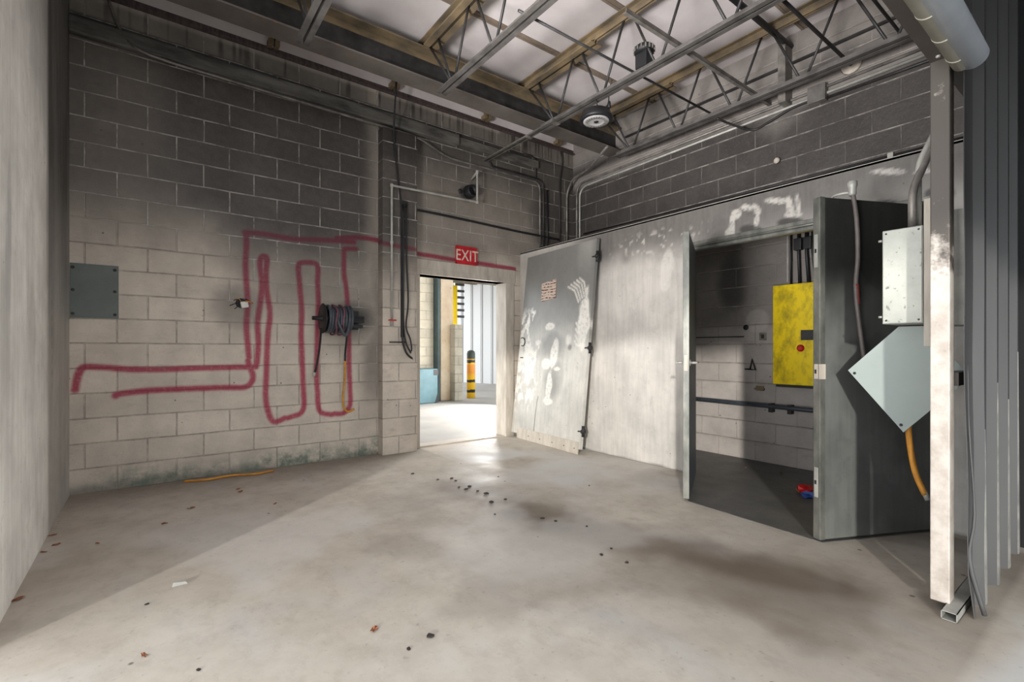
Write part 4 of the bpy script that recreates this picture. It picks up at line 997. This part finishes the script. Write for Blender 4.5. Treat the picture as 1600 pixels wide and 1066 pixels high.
m.box((5.12, 4.145, .60), (5.225, 4.16, .72)); m.build('corner_opening', M['black'], bn)
m = MB(); m.lathe((6.35, 4.60, 0), (0, 0, 1), [(0, .10), (1.06, .10), (1.11, .085), (1.14, .04)], 24); tag(m.build('bollard', M['bollard']), 'yellow and black striped bollard beyond the doorway', 'bollard')
m = MB(); m.lathe((7.05, 6.6, 0), (0, 0, 1), [(0, .09), (2.95, .09)], 16); tag(m.build('yellow_pipe', M['yellow']), 'tall yellow upright pipe behind the cream pillar', 'pipe')
Lb = thing('ladder', (7.6, 7.2, 1.9), 'dark rungs of a ladder high on the white siding', 'ladder')
for k in range(9):
    m = MB(); m.box((7.45, 7.20, 2.1+k*.19), (7.75, 7.24, 2.17+k*.19)); m.build('rung', M['steel'], Lb)
def ydsid():
    a, b_ = Vector((7.2, 14.0, 0)), Vector((11.2, 3.6, 0)); d = (b_-a).normalized(); n = Vector((d.y, -d.x, 0))
    if n.x > 0: n = -n
    m = MB(); L = (b_-a).length; pr = [0.]; x = .3
    prof = [(0, 0)]
    while x < L-.1:
        prof += [(x-.04, 0), (x-.02, .05), (x+.02, .05), (x+.04, 0)]; x += .42
    prof.append((L, 0))
    lo = [m.bm.verts.new(a+d*s+n*h) for s, h in prof]; hi = [m.bm.verts.new(a+d*s+n*h+Vector((0, 0, 4.3))) for s, h in prof]
    for i in range(len(prof)-1): m.bm.faces.new((lo[i], lo[i+1], hi[i+1], hi[i]))
    o = m.build('wall_opposite', M['whitesiding'], origin=(0, 0, 0)); so_ = o.modifiers.new('thickness', 'SOLIDIFY'); so_.thickness = .01
    return struct(o)
ydsid()
cn = thing('yard_canopy', (8.0, 6.0, 3.0), 'rusty framed canopy roof across the yard', 'canopy')
m = MB(); m.hexa([(6.2, 5.2, 3.05), (9.6, 5.2, 3.05), (9.6, 9.5, 3.55), (6.2, 9.5, 3.55)], [(6.2, 5.2, 3.08), (9.6, 5.2, 3.08), (9.6, 9.5, 3.58), (6.2, 9.5, 3.58)]); m.build('roof_sheet', M['white'], cn)
for y, z in ((5.25, 2.98), (6.4, 3.10), (7.6, 3.25), (8.8, 3.40)):
    m = MB(); m.box((6.2, y-.05, z-.02), (9.6, y+.05, z+.06)); m.build('purlin', M['rust'], cn)

# ------------------------------------------------------------------ sun blocker, added unseen behind the camera
SD = Vector((.7778, .5978, -.180)).normalized()
c0 = Vector((3.447, -3.966, 1.60))-SD*5.4
hd = Vector((SD.y, -SD.x, 0)).normalized()
m = MB(); m.obox(c0+Vector((0, 0, 1.3)), (hd, Vector((SD.x, SD.y, 0)), (0, 0, 1)), (5, .1, 1.3)); struct(m.build('trim_12', M['header'], origin=(0, 0, 0)))

m = MB(); m.box((1.5, .2, 4.30), (9.5, 5.2, 4.38)); struct(m.build('ceiling_yard', M['siding'], origin=(0, 0, 0)))  # unseen slab, added to cut the sky light over the yard
m = MB(); m.box((1.0, -8.2, 4.30), (4.36, -4.66, 4.40)); struct(m.build('ceiling_porch', M['siding'], origin=(0, 0, 0)))  # unseen roof, added to keep sky light off the siding
# ------------------------------------------------------------------ light
ar = bpy.data.lights.new('work_light', 'AREA'); ar.shape = 'RECTANGLE'; ar.size = 2.4; ar.size_y = 1.2; ar.energy = 165; ar.spread = math.radians(75); ar.color = (1, .97, .95)  # added fill lamp that lifts the ceiling; the room has no such lamp
ao = bpy.data.objects.new('work_light', ar); COL.objects.link(ao); ao.location = (-2.6, -3.7, .7)
ao.rotation_euler = (Vector((2.2, -2.0, 4.2))-ao.location).to_track_quat('-Z', 'Y').to_euler()
a2 = bpy.data.lights.new('yard_light', 'AREA'); a2.shape = 'RECTANGLE'; a2.size = 2.6; a2.size_y = 1.2; a2.energy = 380; a2.color = (1, .98, .95)  # added fill lamp, stands in for daylight coming through the doorway
o2 = bpy.data.objects.new('yard_light', a2); COL.objects.link(o2); o2.location = (6.6, 2.3, .9); o2.rotation_euler = (Vector((0, -1.4, 1.9))-o2.location).to_track_quat('-Z', 'Y').to_euler()
w = bpy.data.worlds.new('sky'); SC.world = w; w.use_nodes = True
bg = w.node_tree.nodes['Background']; bg.inputs[0].default_value = (.93, .97, 1.0, 1); bg.inputs[1].default_value = 2.6
sun = bpy.data.lights.new('sun', 'SUN'); sun.energy = 2.7; sun.angle = math.radians(1.8); sun.color = (1, .96, .9)
so = bpy.data.objects.new('sun', sun); COL.objects.link(so); so.rotation_euler = SD.to_track_quat('-Z', 'Y').to_euler()

for o in list(bpy.data.objects):
    if '_w' in o: del o['_w']
vs = SC.view_settings; vs.view_transform = 'Standard'; vs.look = 'None'; vs.exposure = 0.2; vs.gamma = 1; vs.use_curve_mapping = False
try:
    SC.cycles.use_denoising = True; SC.cycles.max_bounces = 10; SC.cycles.diffuse_bounces = 6
except Exception: pass
